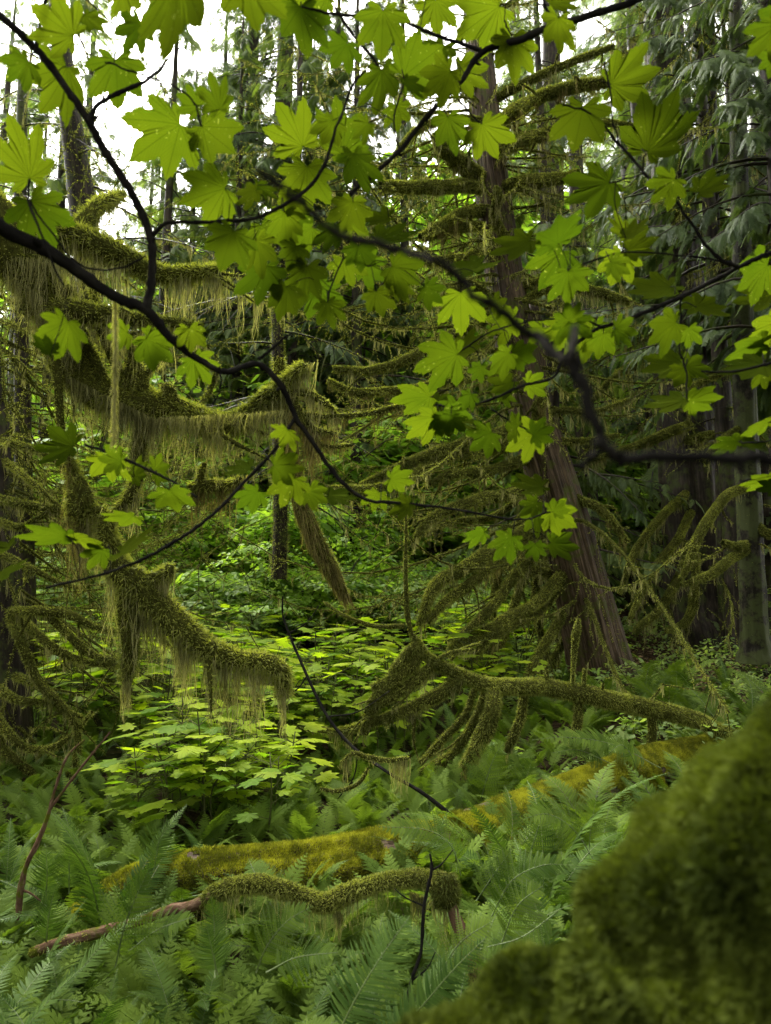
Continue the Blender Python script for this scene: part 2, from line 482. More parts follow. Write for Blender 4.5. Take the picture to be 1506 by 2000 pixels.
# ------------------------------------------------------------------ sprays and conifers
def spray_proto(fine):
    v = []; f = []
    def quad(p, d, s, L, W):
        p = np.array(p); d = np.array(d); k = len(v)
        z = -.10
        v.extend([p, p + d * L * .45 + s * W, p + d * L + [0, 0, z * L], p + d * L * .45 - s * W]); f.append([k, k + 1, k + 2, k + 3])
    r = np.random.default_rng(3)
    n = 13 if fine else 13
    def ax(t): return np.array([t, 0, -.28 * t * t])
    quad(ax(0), np.array([1, 0, -.14]), np.array([0, 1, 0]), 1.0, .012)
    for i in range(n):
        t = .06 + .92 * i / n
        for sg in (-1, 1):
            L = (.28 * (1 - t) ** .75 + .05) * r.uniform(.8, 1.15)
            a = R(58 - 20 * t) + r.normal(0, .08)
            d = np.array([math.cos(a), sg * math.sin(a), -.25 - r.uniform(0, .25)]); d /= np.linalg.norm(d)
            s = np.cross([0, 0, 1], d); s /= np.linalg.norm(s)
            b = ax(t)
            if not fine:
                quad(b, d, s, L, .015)
            else:
                quad(b, d, s, L, .008)
                for j in range(6):
                    tt = .10 + .84 * j / 6
                    for s2 in (-1, 1):
                        d2 = d * .75 + s * s2 * .66 + np.array([0, 0, -.12])
                        quad(b + d * L * tt, d2, np.cross([0, 0, 1], d2), L * .40 * (1 - tt * .7), .010)
    v = np.array(v)
    return v, np.array(f), np.full(len(v), .5)


SPF, SPC = spray_proto(True), spray_proto(False)


def conifer(H, r0, z0, nbr, bl, slen, step, proto, seed, droop=.55, needle_mat=1, dead=0, lean=(0, 0), az=None, hang=0.0, trunk_tone=0):
    """a conifer as two meshes' worth of geometry: (trunk, crown); branches droop, sprays on both sides"""
    r = np.random.default_rng(seed)
    tg, cg = G(), G()
    zz = np.linspace(0, 1, 14)
    path = np.stack([lean[0] * zz + .12 * np.sin(zz * 5 + seed) * r0 * 2, lean[1] * zz + .1 * np.cos(zz * 4 + seed) * r0, -.5 + zz * (H + .5)], -1)
    rad = r0 * ((1 - zz) ** .8 * .95 + .03) * (1 + 1.0 * np.exp(-zz * H / .45 - .5))
    tube(tg, path, rad, 12, 0, .03, flute=lambda a, s: 1 + .08 * np.sin(5 * a + seed) * (1 - s) + .05 * np.sin(9 * a))
    Xs = []; Ns = []; Ls = []; Ss = []
    for i in range(nbr):
        q = (i + r.random()) / nbr
        z = z0 + (H * .97 - z0) * q ** 1.05
        s = (z + .5) / (H + .5)
        c = np.array([np.interp(s, zz, path[:, 0]), np.interp(s, zz, path[:, 1]), z])
        a = r.uniform(0, 2 * np.pi) if az is None else az[0] + r.uniform(-az[1], az[1])
        L = bl * ((1 - q) ** .75 * .9 + .12) * r.uniform(.65, 1.15)
        tt = np.linspace(0, 1, 8)
        d = np.array([math.cos(a), math.sin(a), 0]); sd_ = np.array([-d[1], d[0], 0])
        up0 = r.uniform(.0, .35)
        p = c + d * (L * tt)[:, None] + sd_ * (r.normal(0, .08) * L * tt ** 2)[:, None]
        p[:, 2] += L * (up0 * tt - droop * (1.2 + r.normal(0, .15)) * tt ** 2 + .18 * tt ** 4)
        tube(cg, p, np.linspace(max(.012, L * .012), .003, 8), 4, 0)
        if r.random() < dead: continue
        k = max(3, int(L / step))
        u = r.uniform(.18, 1, k)
        pp, T, _ = sample(p, 1.0, k, u)
        sg = np.where(r.random(k) < .5, -1, 1)[:, None]
        fwd = np.clip(r.normal(.75, .25, (k, 1)), .1, 1.4)
        X = nrm(T * fwd + np.cross(T, [0, 0, 1.0]) * sg * r.uniform(.2, 1, (k, 1)) + np.array([0, 0, -1.]) * (r.uniform(.05, .5, (k, 1)) + hang * r.random((k, 1))))
        Xs.append(X); Ls.append(pp); Ss.append(slen * r.uniform(.5, 1.2, k) * (1.15 - .5 * u))
        Ns.append(np.array([0, 0, 1.]) + r.normal(0, .25, (k, 3)) + d * .3)
    if Xs:
        rep(cg, proto, np.concatenate(Xs), np.concatenate(Ns), np.concatenate(Ls), np.concatenate(Ss), needle_mat, r.uniform(.2, .8, (len(np.concatenate(Xs)), 1)))
    return tg, cg


def tree_thing(name, label, cat, tgm, cgm, loc, rz=0, sc_=1.0, group=None):
    t = thing(name, label, cat, loc, group)
    t.rotation_euler = (0, 0, rz); t.scale = (sc_,) * 3
    a = bpy.data.objects.new('trunk', tgm); COL.objects.link(a); a.parent = t
    b = bpy.data.objects.new('crown', cgm); COL.objects.link(b); b.parent = t
    return t


def plant_tree(protos, i, name, label, cat, x, y, rz, s, group=None, sink=0):
    tgm, cgm = protos[i]
    return tree_thing(name, label, cat, tgm, cgm, (x, y, float(hgt(x, y)) - sink), rz, s, group)


far_protos = []
for k, (H, r0, z0, nb, bl, sl, st, dr, mi) in enumerate([
        (24, .32, 1.5, 190, 3.6, .5, .05, .5, 'needle'), (27, .38, 2.5, 190, 3.9, .55, .052, .6, 'cedar'),
        (21, .26, 1.0, 185, 3.2, .45, .05, .45, 'needle'), (25, .35, 6.0, 165, 3.3, .5, .05, .6, 'cedar')]):
    tg, cg = conifer(H, r0, z0, nb, bl, sl, st, SPC, 20 + k, dr, hang=.6 * (k % 2))
    far_protos.append((tg.mesh('far_trunk', [M['dark_bark']]), cg.mesh('far_crown', [M['dark_bark'], M[mi]])))

# x, y, prototype, turn, scale
FAR = [(-14.5, 26, 0), (-10.5, 24, 2), (4.6, 24, 0), (7.6, 21, 1), (10.8, 24, 2), (14, 22, 0),
       (-18, 34, 1), (-12.3, 36, 2), (-7.6, 35, 0), (-4.0, 38, 1), (6.6, 33, 3), (10, 35, 0), (13.6, 33, 1), (18, 30, 2),
       (-22, 44, 0), (-15, 46, 3), (-9.5, 45, 1), (8, 46, 2), (14, 45, 0), (21, 43, 1),
       (6.1, 16.5, 2), (9.8, 16.8, 0), (12.6, 15, 3), (-2.6, 17.5, 3), (-5.2, 22, 2), (-3.9, 19.5, 3)]
POSW = ['between the leftmost trees', 'left of centre', 'beyond the hanging mossy stick', 'beyond the leaning cedar', 'right of the leaning cedar', 'beyond the right-hand trunks']
for j, (x, y, k) in enumerate(FAR):
    a = x / y
    wi = 0 if a < -.38 else 1 if a < -.16 else 2 if a < 0.03 else 3 if a < .2 else 4 if a < .38 else 5
    kd = 'hemlock' if k in (0, 2) else 'cedar'
    dist = 'nearer' if y < 20 else 'mid-distance' if y < 30 else 'far' if y < 40 else 'farthest'
    lab = f"{dist} green {kd} tree in the forest backdrop, {POSW[wi]}"
    plant_tree(far_protos, k, f'{kd}_tree', lab, 'tree', x, y, j * 1.7, .9 + .25 * rng.random(), f'{dist} {kd} trees {POSW[wi]}')


# unseen trees of the same forest, added around the camera to shade the foreground
for j, (x, y, k) in enumerate([(-6.5, 5.5, 2), (-7, 0, 0), (-5, -5, 1), (0.5, -6, 0), (5.5, -4.5, 2), (7.5, 1, 1), (8.5, 6.5, 3), (-2, -11, 3), (4, -11, 1), (-10, -8, 0), (11, -6, 0), (-11, 4, 3), (12, 3, 0), (-3, -1.6, 3), (2.6, -1.3, 3)]):
    plant_tree(far_protos, k, 'hemlock_tree' if k in (0, 2) else 'cedar_tree', 'unseen tall forest tree added beside or behind the viewpoint for its shade', 'tree', x, y, j * 2.3, 1.0, 'unseen forest trees added around the viewpoint')


# ------------------------------------------------------------------ leafy things: maple-like leaves
def leaf_outline(lens, sinus, step=38, teeth=True):
    pts = []
    n = len(lens)
    for i, L in enumerate(lens):
        a0 = (i - (n - 1) / 2) * step
        Lp = lens[i - 1] if i else L * .6
        Ln = lens[i + 1] if i < n - 1 else L * .6
        s0 = sinus * (L + Lp) / 2; s1 = sinus * (L + Ln) / 2
        if i == 0: pts.append((a0 - step * .52, s0 * .75))
        half = step / 2
        prof = [(.84, .66), (.82, .72), (.68, .73), (.61, .81), (.46, .82), (.36, .90), (.22, .91)] if teeth else [(.78, .72), (.5, .84), (.28, .92)]
        for fr, rr in prof: pts.append((a0 - half * fr, L * max(rr, sinus + .04)))
        pts.append((a0, L))
        for fr, rr in prof[::-1]: pts.append((a0 + half * fr, L * max(rr, sinus + .04)))
        pts.append((a0 + half, s1) if i < n - 1 else (a0 + step * .52, s1 * .75))
    a = np.radians([p[0] for p in pts]); r = np.array([p[1] for p in pts])
    return np.stack([np.sin(a) * r, np.cos(a) * r], -1)


def leaf_shape(lens=(.40, .70, .94, 1.0, .94, .70, .40), sinus=.55, droop=.15, fold=.03, seed=0, teeth=True, rings=(.35, .7, 1.0), jitter=.02):
    r = np.random.default_rng(seed)
    lens = np.array(lens) * r.uniform(.92, 1.06, len(lens))
    o = leaf_outline(lens, sinus + r.uniform(-.05, .04), teeth=teeth)
    o = o + r.normal(0, jitter * .5, o.shape)
    m = len(o)
    xy = np.vstack([[[0, 0]]] + [o * q for q in rings])
    ang = np.arctan2(xy[:, 0], xy[:, 1]); rad = np.hypot(xy[:, 0], xy[:, 1])
    z = -droop * rad ** 2 - fold * rad * (1 - np.cos(2 * np.pi * ang / R(38))) * .5 + .03 * np.sin(ang * 2 + r.uniform(0, 6)) * rad + r.normal(0, .05) * xy[:, 0] ** 2
    v = np.column_stack([xy, z])
    j = np.arange(m - 1)
    f3 = np.stack([0 * j, 1 + j, 2 + j], -1)
    f4 = np.concatenate([np.stack([1 + k * m + j, 1 + (k + 1) * m + j, 1 + (k + 1) * m + j + 1, 1 + k * m + j + 1], -1) for k in range(len(rings) - 1)])
    # as a "rep" shape: X = leaf axis, Y = side
    vv = np.column_stack([v[:, 1], -v[:, 0], v[:, 2]])
    return vv, f3, np.full(len(vv), .5), f4, v


CLUB = [leaf_shape((.5, .78, .95, 1.0, .95, .78, .5), .70, .11, .04, 30 + k, True, (.5, 1.0)) for k in range(4)]


def rep_leaf(g, shapes, X, N, loc, s, m=0):
    n = len(X)
    pick = rng.integers(0, len(shapes), n)
    for k, shp in enumerate(shapes):
        w_ = pick == k
        if not w_.any(): continue
        Xk, Nk, Lk, Sk = X[w_], N[w_], loc[w_], np.asarray(s)[w_]
        Xn = nrm(Xk); Y = nrm(np.cross(Nk, Xn)); Z = np.cross(Xn, Y)
        Mx = np.stack([Xn, Y, Z], 1)
        v = np.einsum('ni,kij->knj', shp[0], Mx) * Sk[:, None, None] + Lk[:, None]
        nv = len(shp[0]); base = (np.arange(len(Xk)) * nv)[:, None, None]
        l = np.broadcast_to(shp[4][None], v.shape)
        tt = np.repeat(np.clip(rng.normal(.5, .22, len(Xk)), 0, 1), nv)
        g.add(v, (shp[1][None] + base).reshape(-1, 3), m, tt, l)
        g.more((shp[3][None] + base).reshape(-1, 4), m)


def club_plant(seed, h, nl, ls):
    """upright stem, broad lobed leaves held out flat"""
    r = np.random.default_rng(seed)
    sg, lg = G(), G()
    top = np.array([r.normal(0, .12), r.normal(0, .12), h])
    st = smoothp([(0, 0, -.15), (r.normal(0, .05), r.normal(0, .05), h * .5), top], 4)
    tube(sg, st, np.linspace(.009, .005, len(st)), 5)
    X = []; N = []; Lc = []; S = []
    for i in range(nl):
        a = i * 2.4 + r.normal(0, .3)
        z = .45 + .55 * (i / nl) ** .6
        b = st[int(z * (len(st) - 1))]
        pl = r.uniform(.14, .34) * (1.3 - .4 * z)
        d = np.array([math.cos(a), math.sin(a), 0])
        e = b + d * pl + np.array([0, 0, r.uniform(.02, .14)])
        tube(sg, np.array([b, b + d * pl * .5 + [0, 0, .05], e]), [.004, .003, .0025], 3)
        X.append(d + np.array([0, 0, r.uniform(-.22, .05)])); N.append(np.array([0, 0, 1.]) + r.normal(0, .2, 3)); Lc.append(e); S.append(ls * r.uniform(.65, 1.15))
    rep_leaf(lg, CLUB, np.array(X), np.array(N), np.array(Lc), np.array(S))
    return sg.mesh('club_stem', [M['stem']]), lg.mesh('club_leaves', [M['club_leaf']])


club_protos = [club_plant(50 + k, h, n, s) for k, (h, n, s) in enumerate([(.62, 10, .17), (.75, 12, .18), (.5, 9, .16), (.85, 13, .165), (.7, 11, .14)])]


def small_leaf_proto():
    v = np.array([[0, 0, 0], [.35, .28, .02], [.7, .2, 0], [1, 0, -.08], [.7, -.2, 0], [.35, -.28, .02]])
    return v, np.array([[0, 1, 2, 3], [0, 3, 4, 5]]), np.full(6, .5)


SML = small_leaf_proto()


def shrub(seed, rad, h, n, ls):
    r = np.random.default_rng(seed)
    sg, lg = G(), G()
    X = []; N = []; Lc = []
    nb = 26
    for b in range(nb):
        a = r.uniform(0, 6.28); L = rad * r.uniform(.4, 1.1); z0 = r.uniform(.0, .3) * h
        zt = h * r.uniform(.35, 1.0) * (1 - .35 * (L / rad) ** 2)
        p = smoothp([(0, 0, -.1), (math.cos(a) * L * .35, math.sin(a) * L * .35, zt * .75), (math.cos(a) * L, math.sin(a) * L, zt), (math.cos(a) * L * 1.35, math.sin(a) * L * 1.35, zt * .93)], 4)
        tube(sg, p, np.linspace(.014, .003, len(p)), 3)
        k = n // nb
        u = r.uniform(.3, 1, k)
        pp, T, _ = sample(p, 1.0, k, u)
        side = np.cross(T, [0, 0, 1.]) * np.where(r.random((k, 1)) < .5, -1, 1)
        off = r.uniform(.02, .3, (k, 1)) * rad * .55
        Lc.append(pp + side * off + r.normal(0, .03, (k, 3)))
        X.append(side + T * .7 + r.normal(0, .3, (k, 3)) + np.array([0, 0, -.25]))
        N.append(np.array([0, 0, 1.]) + r.normal(0, .28, (k, 3)))
    X = np.concatenate(X); k = len(X)
    rep(lg, SML, X, np.concatenate(N), np.concatenate(Lc), ls * r.uniform(.6, 1.3, k))
    return sg.mesh('shrub_stems', [M['dark_bark']]), lg


shrub_protos = []
for k, (ra, h, n, ls, mm) in enumerate([(1.5, 2.0, 4200, .10, 'shrub_leaf'), (1.3, 1.5, 3600, .09, 'shrub_leaf'), (1.7, 2.4, 4600, .11, 'bright'), (1.2, 1.2, 3200, .085, 'bright')]):
    sm, lg = shrub(70 + k, ra, h, n, ls)
    shrub_protos.append((sm, lg.mesh('shrub_foliage', [M[mm]])))
# tall pale broadleaf trees far back, seen between the conifers
sm, lg = shrub(90, 4.0, 9.0, 16000, .22)
bt = G(); tube(bt, smoothp([(0, 0, -.5), (.2, 0, 4), (-.1, .1, 9)], 5), np.linspace(.16, .04, 11), 7)
broad_proto = (bt.mesh('broad_trunk', [M['grey_bark']]), lg.mesh('broad_crown', [M['bright']]))

for j, (x, y, s) in enumerate([(-9, 20, .9), (-4.4, 20.5, 1.0), (-1.2, 23, 1.5), (2.2, 23, 1.5), (.6, 27, 1.9), (-4.2, 27, 1.3), (-12, 30, 1.3), (6.5, 26, 1.1), (-6.6, 26, 1.35), (11, 27, 1.1), (.8, 19, .85), (-3.2, 16, .62), (-5.2, 15.5, .6), (-7.8, 17, .75), (-.6, 17.5, .7), (-2.6, 30, 1.6), (4.6, 30, 1.5), (-9, 33, 1.6), (3.6, 20, .8), (7.6, 18, .75)]):
    lab = f"pale green broadleaf tree glowing in the forest backdrop, {'left' if x < -3 else 'centre' if x < 4 else 'right'} side, {'nearer' if y < 25 else 'farther'}"
    tree_thing('broadleaf_tree', lab, 'tree', broad_proto[0], broad_proto[1], (x, y, float(hgt(x, y))), j * 2.1, s, f"pale broadleaf trees {'left' if x < -3 else 'centre' if x < 4 else 'right'} {'near' if y < 25 else 'far'}")


def put_plant(name, proto, label, cat, x, y, rz, s, group, partnames, z=None, tilt=(0, 0)):
    t = thing(name, label, cat, (x, y, float(hgt(x, y)) if z is None else z), group)
    t.rotation_euler = (tilt[0], tilt[1], rz); t.scale = (s,) * 3
    for me, nm in zip(proto, partnames):
        o = bpy.data.objects.new(nm, me); COL.objects.link(o); o.parent = t
    return t


# shrubs on the slope behind
k = 0
for y, x0, x1, n in [(10.5, -4.8, 1.6, 8), (12.5, -6, 3.0, 9), (15, -7, 3.5, 9), (18, -9, 12, 12), (13.5, 6.2, 9, 2)]:
    for i in range(n):
        x = x0 + (x1 - x0) * (i + .5 + rng.uniform(-.35, .35)) / n
        yy = y + rng.uniform(-.7, .7)
        pr = rng.integers(0, 4)
        zone = 'left of' if x / yy < -.22 else 'beyond' if x / yy < -.02 else 'right of'
        put_plant('shrub', shrub_protos[pr], f"{'tall' if pr in (0, 2) else 'low'} {'pale' if pr > 1 else 'fresh'} green leafy shrub on the slope {zone} the hanging mossy stick", 'shrub', x, yy, rng.uniform(0, 6.3), rng.uniform(.75, 1.15) * (.8 if y < 11 else 1),
                  f"{'tall' if pr in (0, 2) else 'low'} {'pale' if pr > 1 else 'fresh'} shrubs {zone} the hanging stick", ('stems', 'foliage'))

for i in range(9):
    x = -7.2 + 1.15 * i + rng.uniform(-.3, .3); y = rng.uniform(14.5, 18.5)
    zone = 'left of' if x / y < -.22 else 'beyond' if x / y < -.02 else 'right of'
    put_plant('shrub', shrub_protos[2], f"big rounded pale shrub, as tall as a small tree, {zone} the hanging mossy stick", 'shrub', x, y, i * 1.3, rng.uniform(1.9, 2.6), f'big pale shrubs {zone} the hanging stick', ('stems', 'foliage'))

for x, y, k, sc_ in [(-3.9, 12.6, 2, 1.25), (-2.9, 13.4, 3, 1.7), (-2.1, 12.4, 2, 1.2), (-1.2, 13.3, 3, 1.6), (-.3, 12.8, 2, 1.15), (.7, 13.6, 3, 1.5)]:
    put_plant('shrub', shrub_protos[k], 'dense pale bush in the bright bank between the crooked maple and the leaning cedar', 'shrub', x, y, x * 3, sc_, 'bushes between the maple and the cedar', ('stems', 'foliage'))
for y, n in [(20, 13), (23, 14), (26.5, 14), (31, 15), (36, 15), (42, 15)]:
    for i in range(n):
        x = (-.56 + .86 * (i + .5 + rng.uniform(-.4, .4)) / n) * y; yy = y + rng.uniform(-1.2, 1.2)
        zone = 'left of' if x / yy < -.22 else 'beyond' if x / yy < -.02 else 'right of'
        dd = 'lower' if y < 25 else 'middle' if y < 33 else 'upper'
        put_plant('shrub', shrub_protos[int(rng.integers(2, 4)) if rng.random() < .7 else 0], f"pale bush on the {dd} part of the rising hillside, {zone} the hanging mossy stick", 'shrub', x, yy, rng.uniform(0, 6.3), rng.uniform(1.5, 2.3), f'{dd} hillside bushes {zone} the hanging stick', ('stems', 'foliage'))

# broad lobed understory plants, bright and layered
for i in range(270):
    y = 3.7 + 6.0 * rng.random() ** 1.2; x = rng.uniform(-.46, .03) * y
    if i > 225: y = rng.uniform(6.5, 10); x = rng.uniform(.06, .3) * y
    if x / y < -.34 and y < 5.6: continue
    if x / y > -.12 and y < 5.4: continue
    if x / y > .2 and y < 8.6: continue
    pr = int(rng.integers(0, 5))
    dz = 'nearer' if y < 6 else 'middle' if y < 8 else 'farther'
    side = 'beside the leaning cedar' if x > .06 * y else 'beneath the drooping mossy limb' if x > -.33 * y else 'beside the dark mossy tree at left'
    put_plant('understory_plant', club_protos[pr], f"bright plant with broad lobed flat leaves, {dz} ranks, {side}", 'plant', x, y, rng.uniform(0, 6.3), rng.uniform(.7, 1.05) * (.72 if y < 4.7 else .85 if y < 5.6 else 1),
              f"lobed plants {dz} {side}", ('stem', 'leaves'))


# ------------------------------------------------------------------ limbs traced in the photograph, at their own distances
def path3(pl, n=5):
    """[(px, py, depth, radius px)] -> smooth 3D path and radii in metres"""
    a = np.array([list(P(x, y, d)) + [r / F * d] for x, y, d, r in pl])
    s = smoothp(a, n)
    return s[:, :3], np.maximum(s[:, 3], .0015)


def wander(p, amp, r=rng):
    q = p.copy(); n = len(q)
    w_ = np.cumsum(r.normal(0, amp, (n, 3)), 0); t = np.linspace(0, 1, n)[:, None]
    q += (w_ - w_[:1] * (1 - t) - w_[-1:] * t) * .6          # both ends stay where they join
    return q


def mossy_limb(parent, pl, beard=.08, mossn=1.0, bl=.018, wd=.0022, beards=1.0, twigs=0, n=5, name='limb', mats=None, lich=2, core='moss_core', bead=None, seed=1, per=14, taper=.5):
    """one limb: bark, a coat of moss, hanging beards (one mesh part), twigs hung with moss"""
    p, r = path3(pl, n)
    p = wander(p, r.mean() * .12)
    L = np.linalg.norm(np.diff(p, axis=0), axis=1).sum()
    g = G()
    tube(g, p, r, 8, 0, .07)
    area = L * r.mean() * 6.28
    moss(g, p, r, int(min(45000, area * 16000 * mossn / (bl / .018))), bl, wd, 1)
    if beards: strands(g, p, r, max(2, int(L * 26 * beards)), per, beard, wd, lich, .02 + r.mean() * .3, taper=taper)
    for k in range(twigs):
        u = rng.uniform(.15, .98)
        c, T, rr = sample(p, r, 1, np.array([u]))
        a = rng.uniform(0, 6.28)
        d = nrm(T[0] * rng.uniform(.2, 1) + np.array([math.cos(a), math.sin(a), 0]) * .7 + np.array([0, 0, rng.uniform(-.9, .2)]))
        ln = rng.uniform(.12, .5) * min(1, L)
        q = smoothp([c[0], c[0] + d * ln * .5 + rng.normal(0, .02, 3), c[0] + d * ln * .9 + np.array([0, 0, rng.uniform(-.3, .15) * ln]) + rng.normal(0, .03, 3)], 4)
        tr = np.linspace(max(.004, rr[0] * .35), .0025, len(q))
        tube(g, q, tr, 4, 0)
        moss(g, q, tr, int(ln * 260 * mossn), bl * .8, wd, 1)
        strands(g, q, tr, max(1, int(ln * 14 * beards)), 7, beard * .7, wd, lich, .012)
    o = g.build(name, mats or [M[core], M['moss'], M['lichen'], M['brown_lichen']], parent)
    return o, p, r


def root(name, label, cat, x, y, d):
    return np.array(P(x, y, d))


def reparent(t):
    """children were built in world space: the Empty keeps its own place"""
    from mathutils import Matrix
    bpy.context.view_layer.update()
    for c in [o for o in bpy.data.objects if o.parent == t]:
        c.matrix_parent_inverse = Matrix.Translation(t.location).inverted()


def rand_arcs(t, p, r, nrand, reach, rr_, beard, wd, core='moss_core', u0=.1, u1=.95, az=None, dens=7, droop=1.0, thick=1.0, name='twigs'):
    """many drooping, up-tipped mossy branches with hanging twigs"""
    g = G()
    for i in range(nrand):
        c, T, _ = sample(p, r, 1, np.array([rr_.uniform(u0, u1)]))
        a = rr_.uniform(0, 6.28) if az is None else rr_.normal(az[0], az[1])
        L = reach * rr_.uniform(.4, 1.1)
        dr = np.array([math.cos(a), math.sin(a), 0])
        tt = np.linspace(0, 1, 9)
        sw = rr_.normal(0, .2)
        q = c + dr * (L * tt)[:, None] + np.array([-dr[1], dr[0], 0]) * (sw * L * tt ** 2)[:, None]
        q[:, 2] += L * (rr_.uniform(-.1, .25) * tt - droop * rr_.uniform(.6, 1.25) * tt ** 1.6 + rr_.uniform(.35, .7) * tt ** 3)
        rad = np.linspace(.014, .003, 9) * rr_.uniform(.7, 1.3) * thick
        tube(g, q, rad, 5, 0); moss(g, q, rad, int(L * 300), .018, wd * .7, 1); strands(g, q, rad, int(L * 13), 8, beard, wd, 2, .015)
        for k in range(int(L * dens)):
            cc, TT, _ = sample(q, rad, 1, np.array([rr_.uniform(.15, 1)]))
            d2 = nrm(TT[0] * rr_.uniform(.3, 1) + rr_.normal(0, .5, 3) + np.array([0, 0, -.5]))
            l2 = rr_.uniform(.12, .5)
            q2 = smoothp([cc[0], cc[0] + d2 * l2 * .5, cc[0] + d2 * l2 + np.array([0, 0, -.1 * l2]) + rr_.normal(0, .03, 3)], 3)
            r2 = np.linspace(.005, .002, len(q2)); tube(g, q2, r2, 3, 0); moss(g, q2, r2, int(l2 * 140), .012, wd, 1)
            if rr_.random() < .35: strands(g, q2, r2, 1 + int(l2 * 5), 6, beard * .6, wd, 2, .01)
    g.build(name, [M[core], M['moss'], M['lichen']], t)


# ------------------------------------------------------------------ the leaning cedar
LC = thing('cedar_tree', 'big leaning red-brown cedar trunk with drooping mossy limbs, in the middle of the forest', 'tree', tuple(P(1190, 1390, 8.2)))
pl = [(1196, 1420, 8.2, 74), (1186, 1370, 8.2, 63), (1160, 1260, 8.2, 55), (1128, 1120, 8.2, 47), (1098, 1000, 8.2, 43), (1062, 880, 8.3, 40), (1030, 780, 8.4, 38), (1005, 660, 8.5, 36), (985, 540, 8.7, 34), (965, 400, 8.9, 32), (948, 240, 9.2, 28), (936, 100, 9.5, 25), (922, -80, 9.8, 20), (905, -300, 10, 12)]
p, r = path3(pl, 7)
g = G()
def flute(a, s):
    k = np.exp(-s * 7)
    return 1 + (.05 + .14 * k) * np.sin(4 * a + 1 + 2 * s) + (.03 + .05 * k) * np.sin(7 * a + 3 - 3 * s) + .022 * np.sin(13 * a + 6 * s) + .022 * np.sin(23 * a + 2 - 5 * s) + .016 * np.sin(41 * a + 9 * s)
tube(g, p, r, 140, 0, .006, flute=flute)
moss(g, p[:24] + RT * .10, r[:24] * .8, 5200, .012, .003, 1)
g.build('trunk', [M['cedar_bark'], M['moss']], LC)
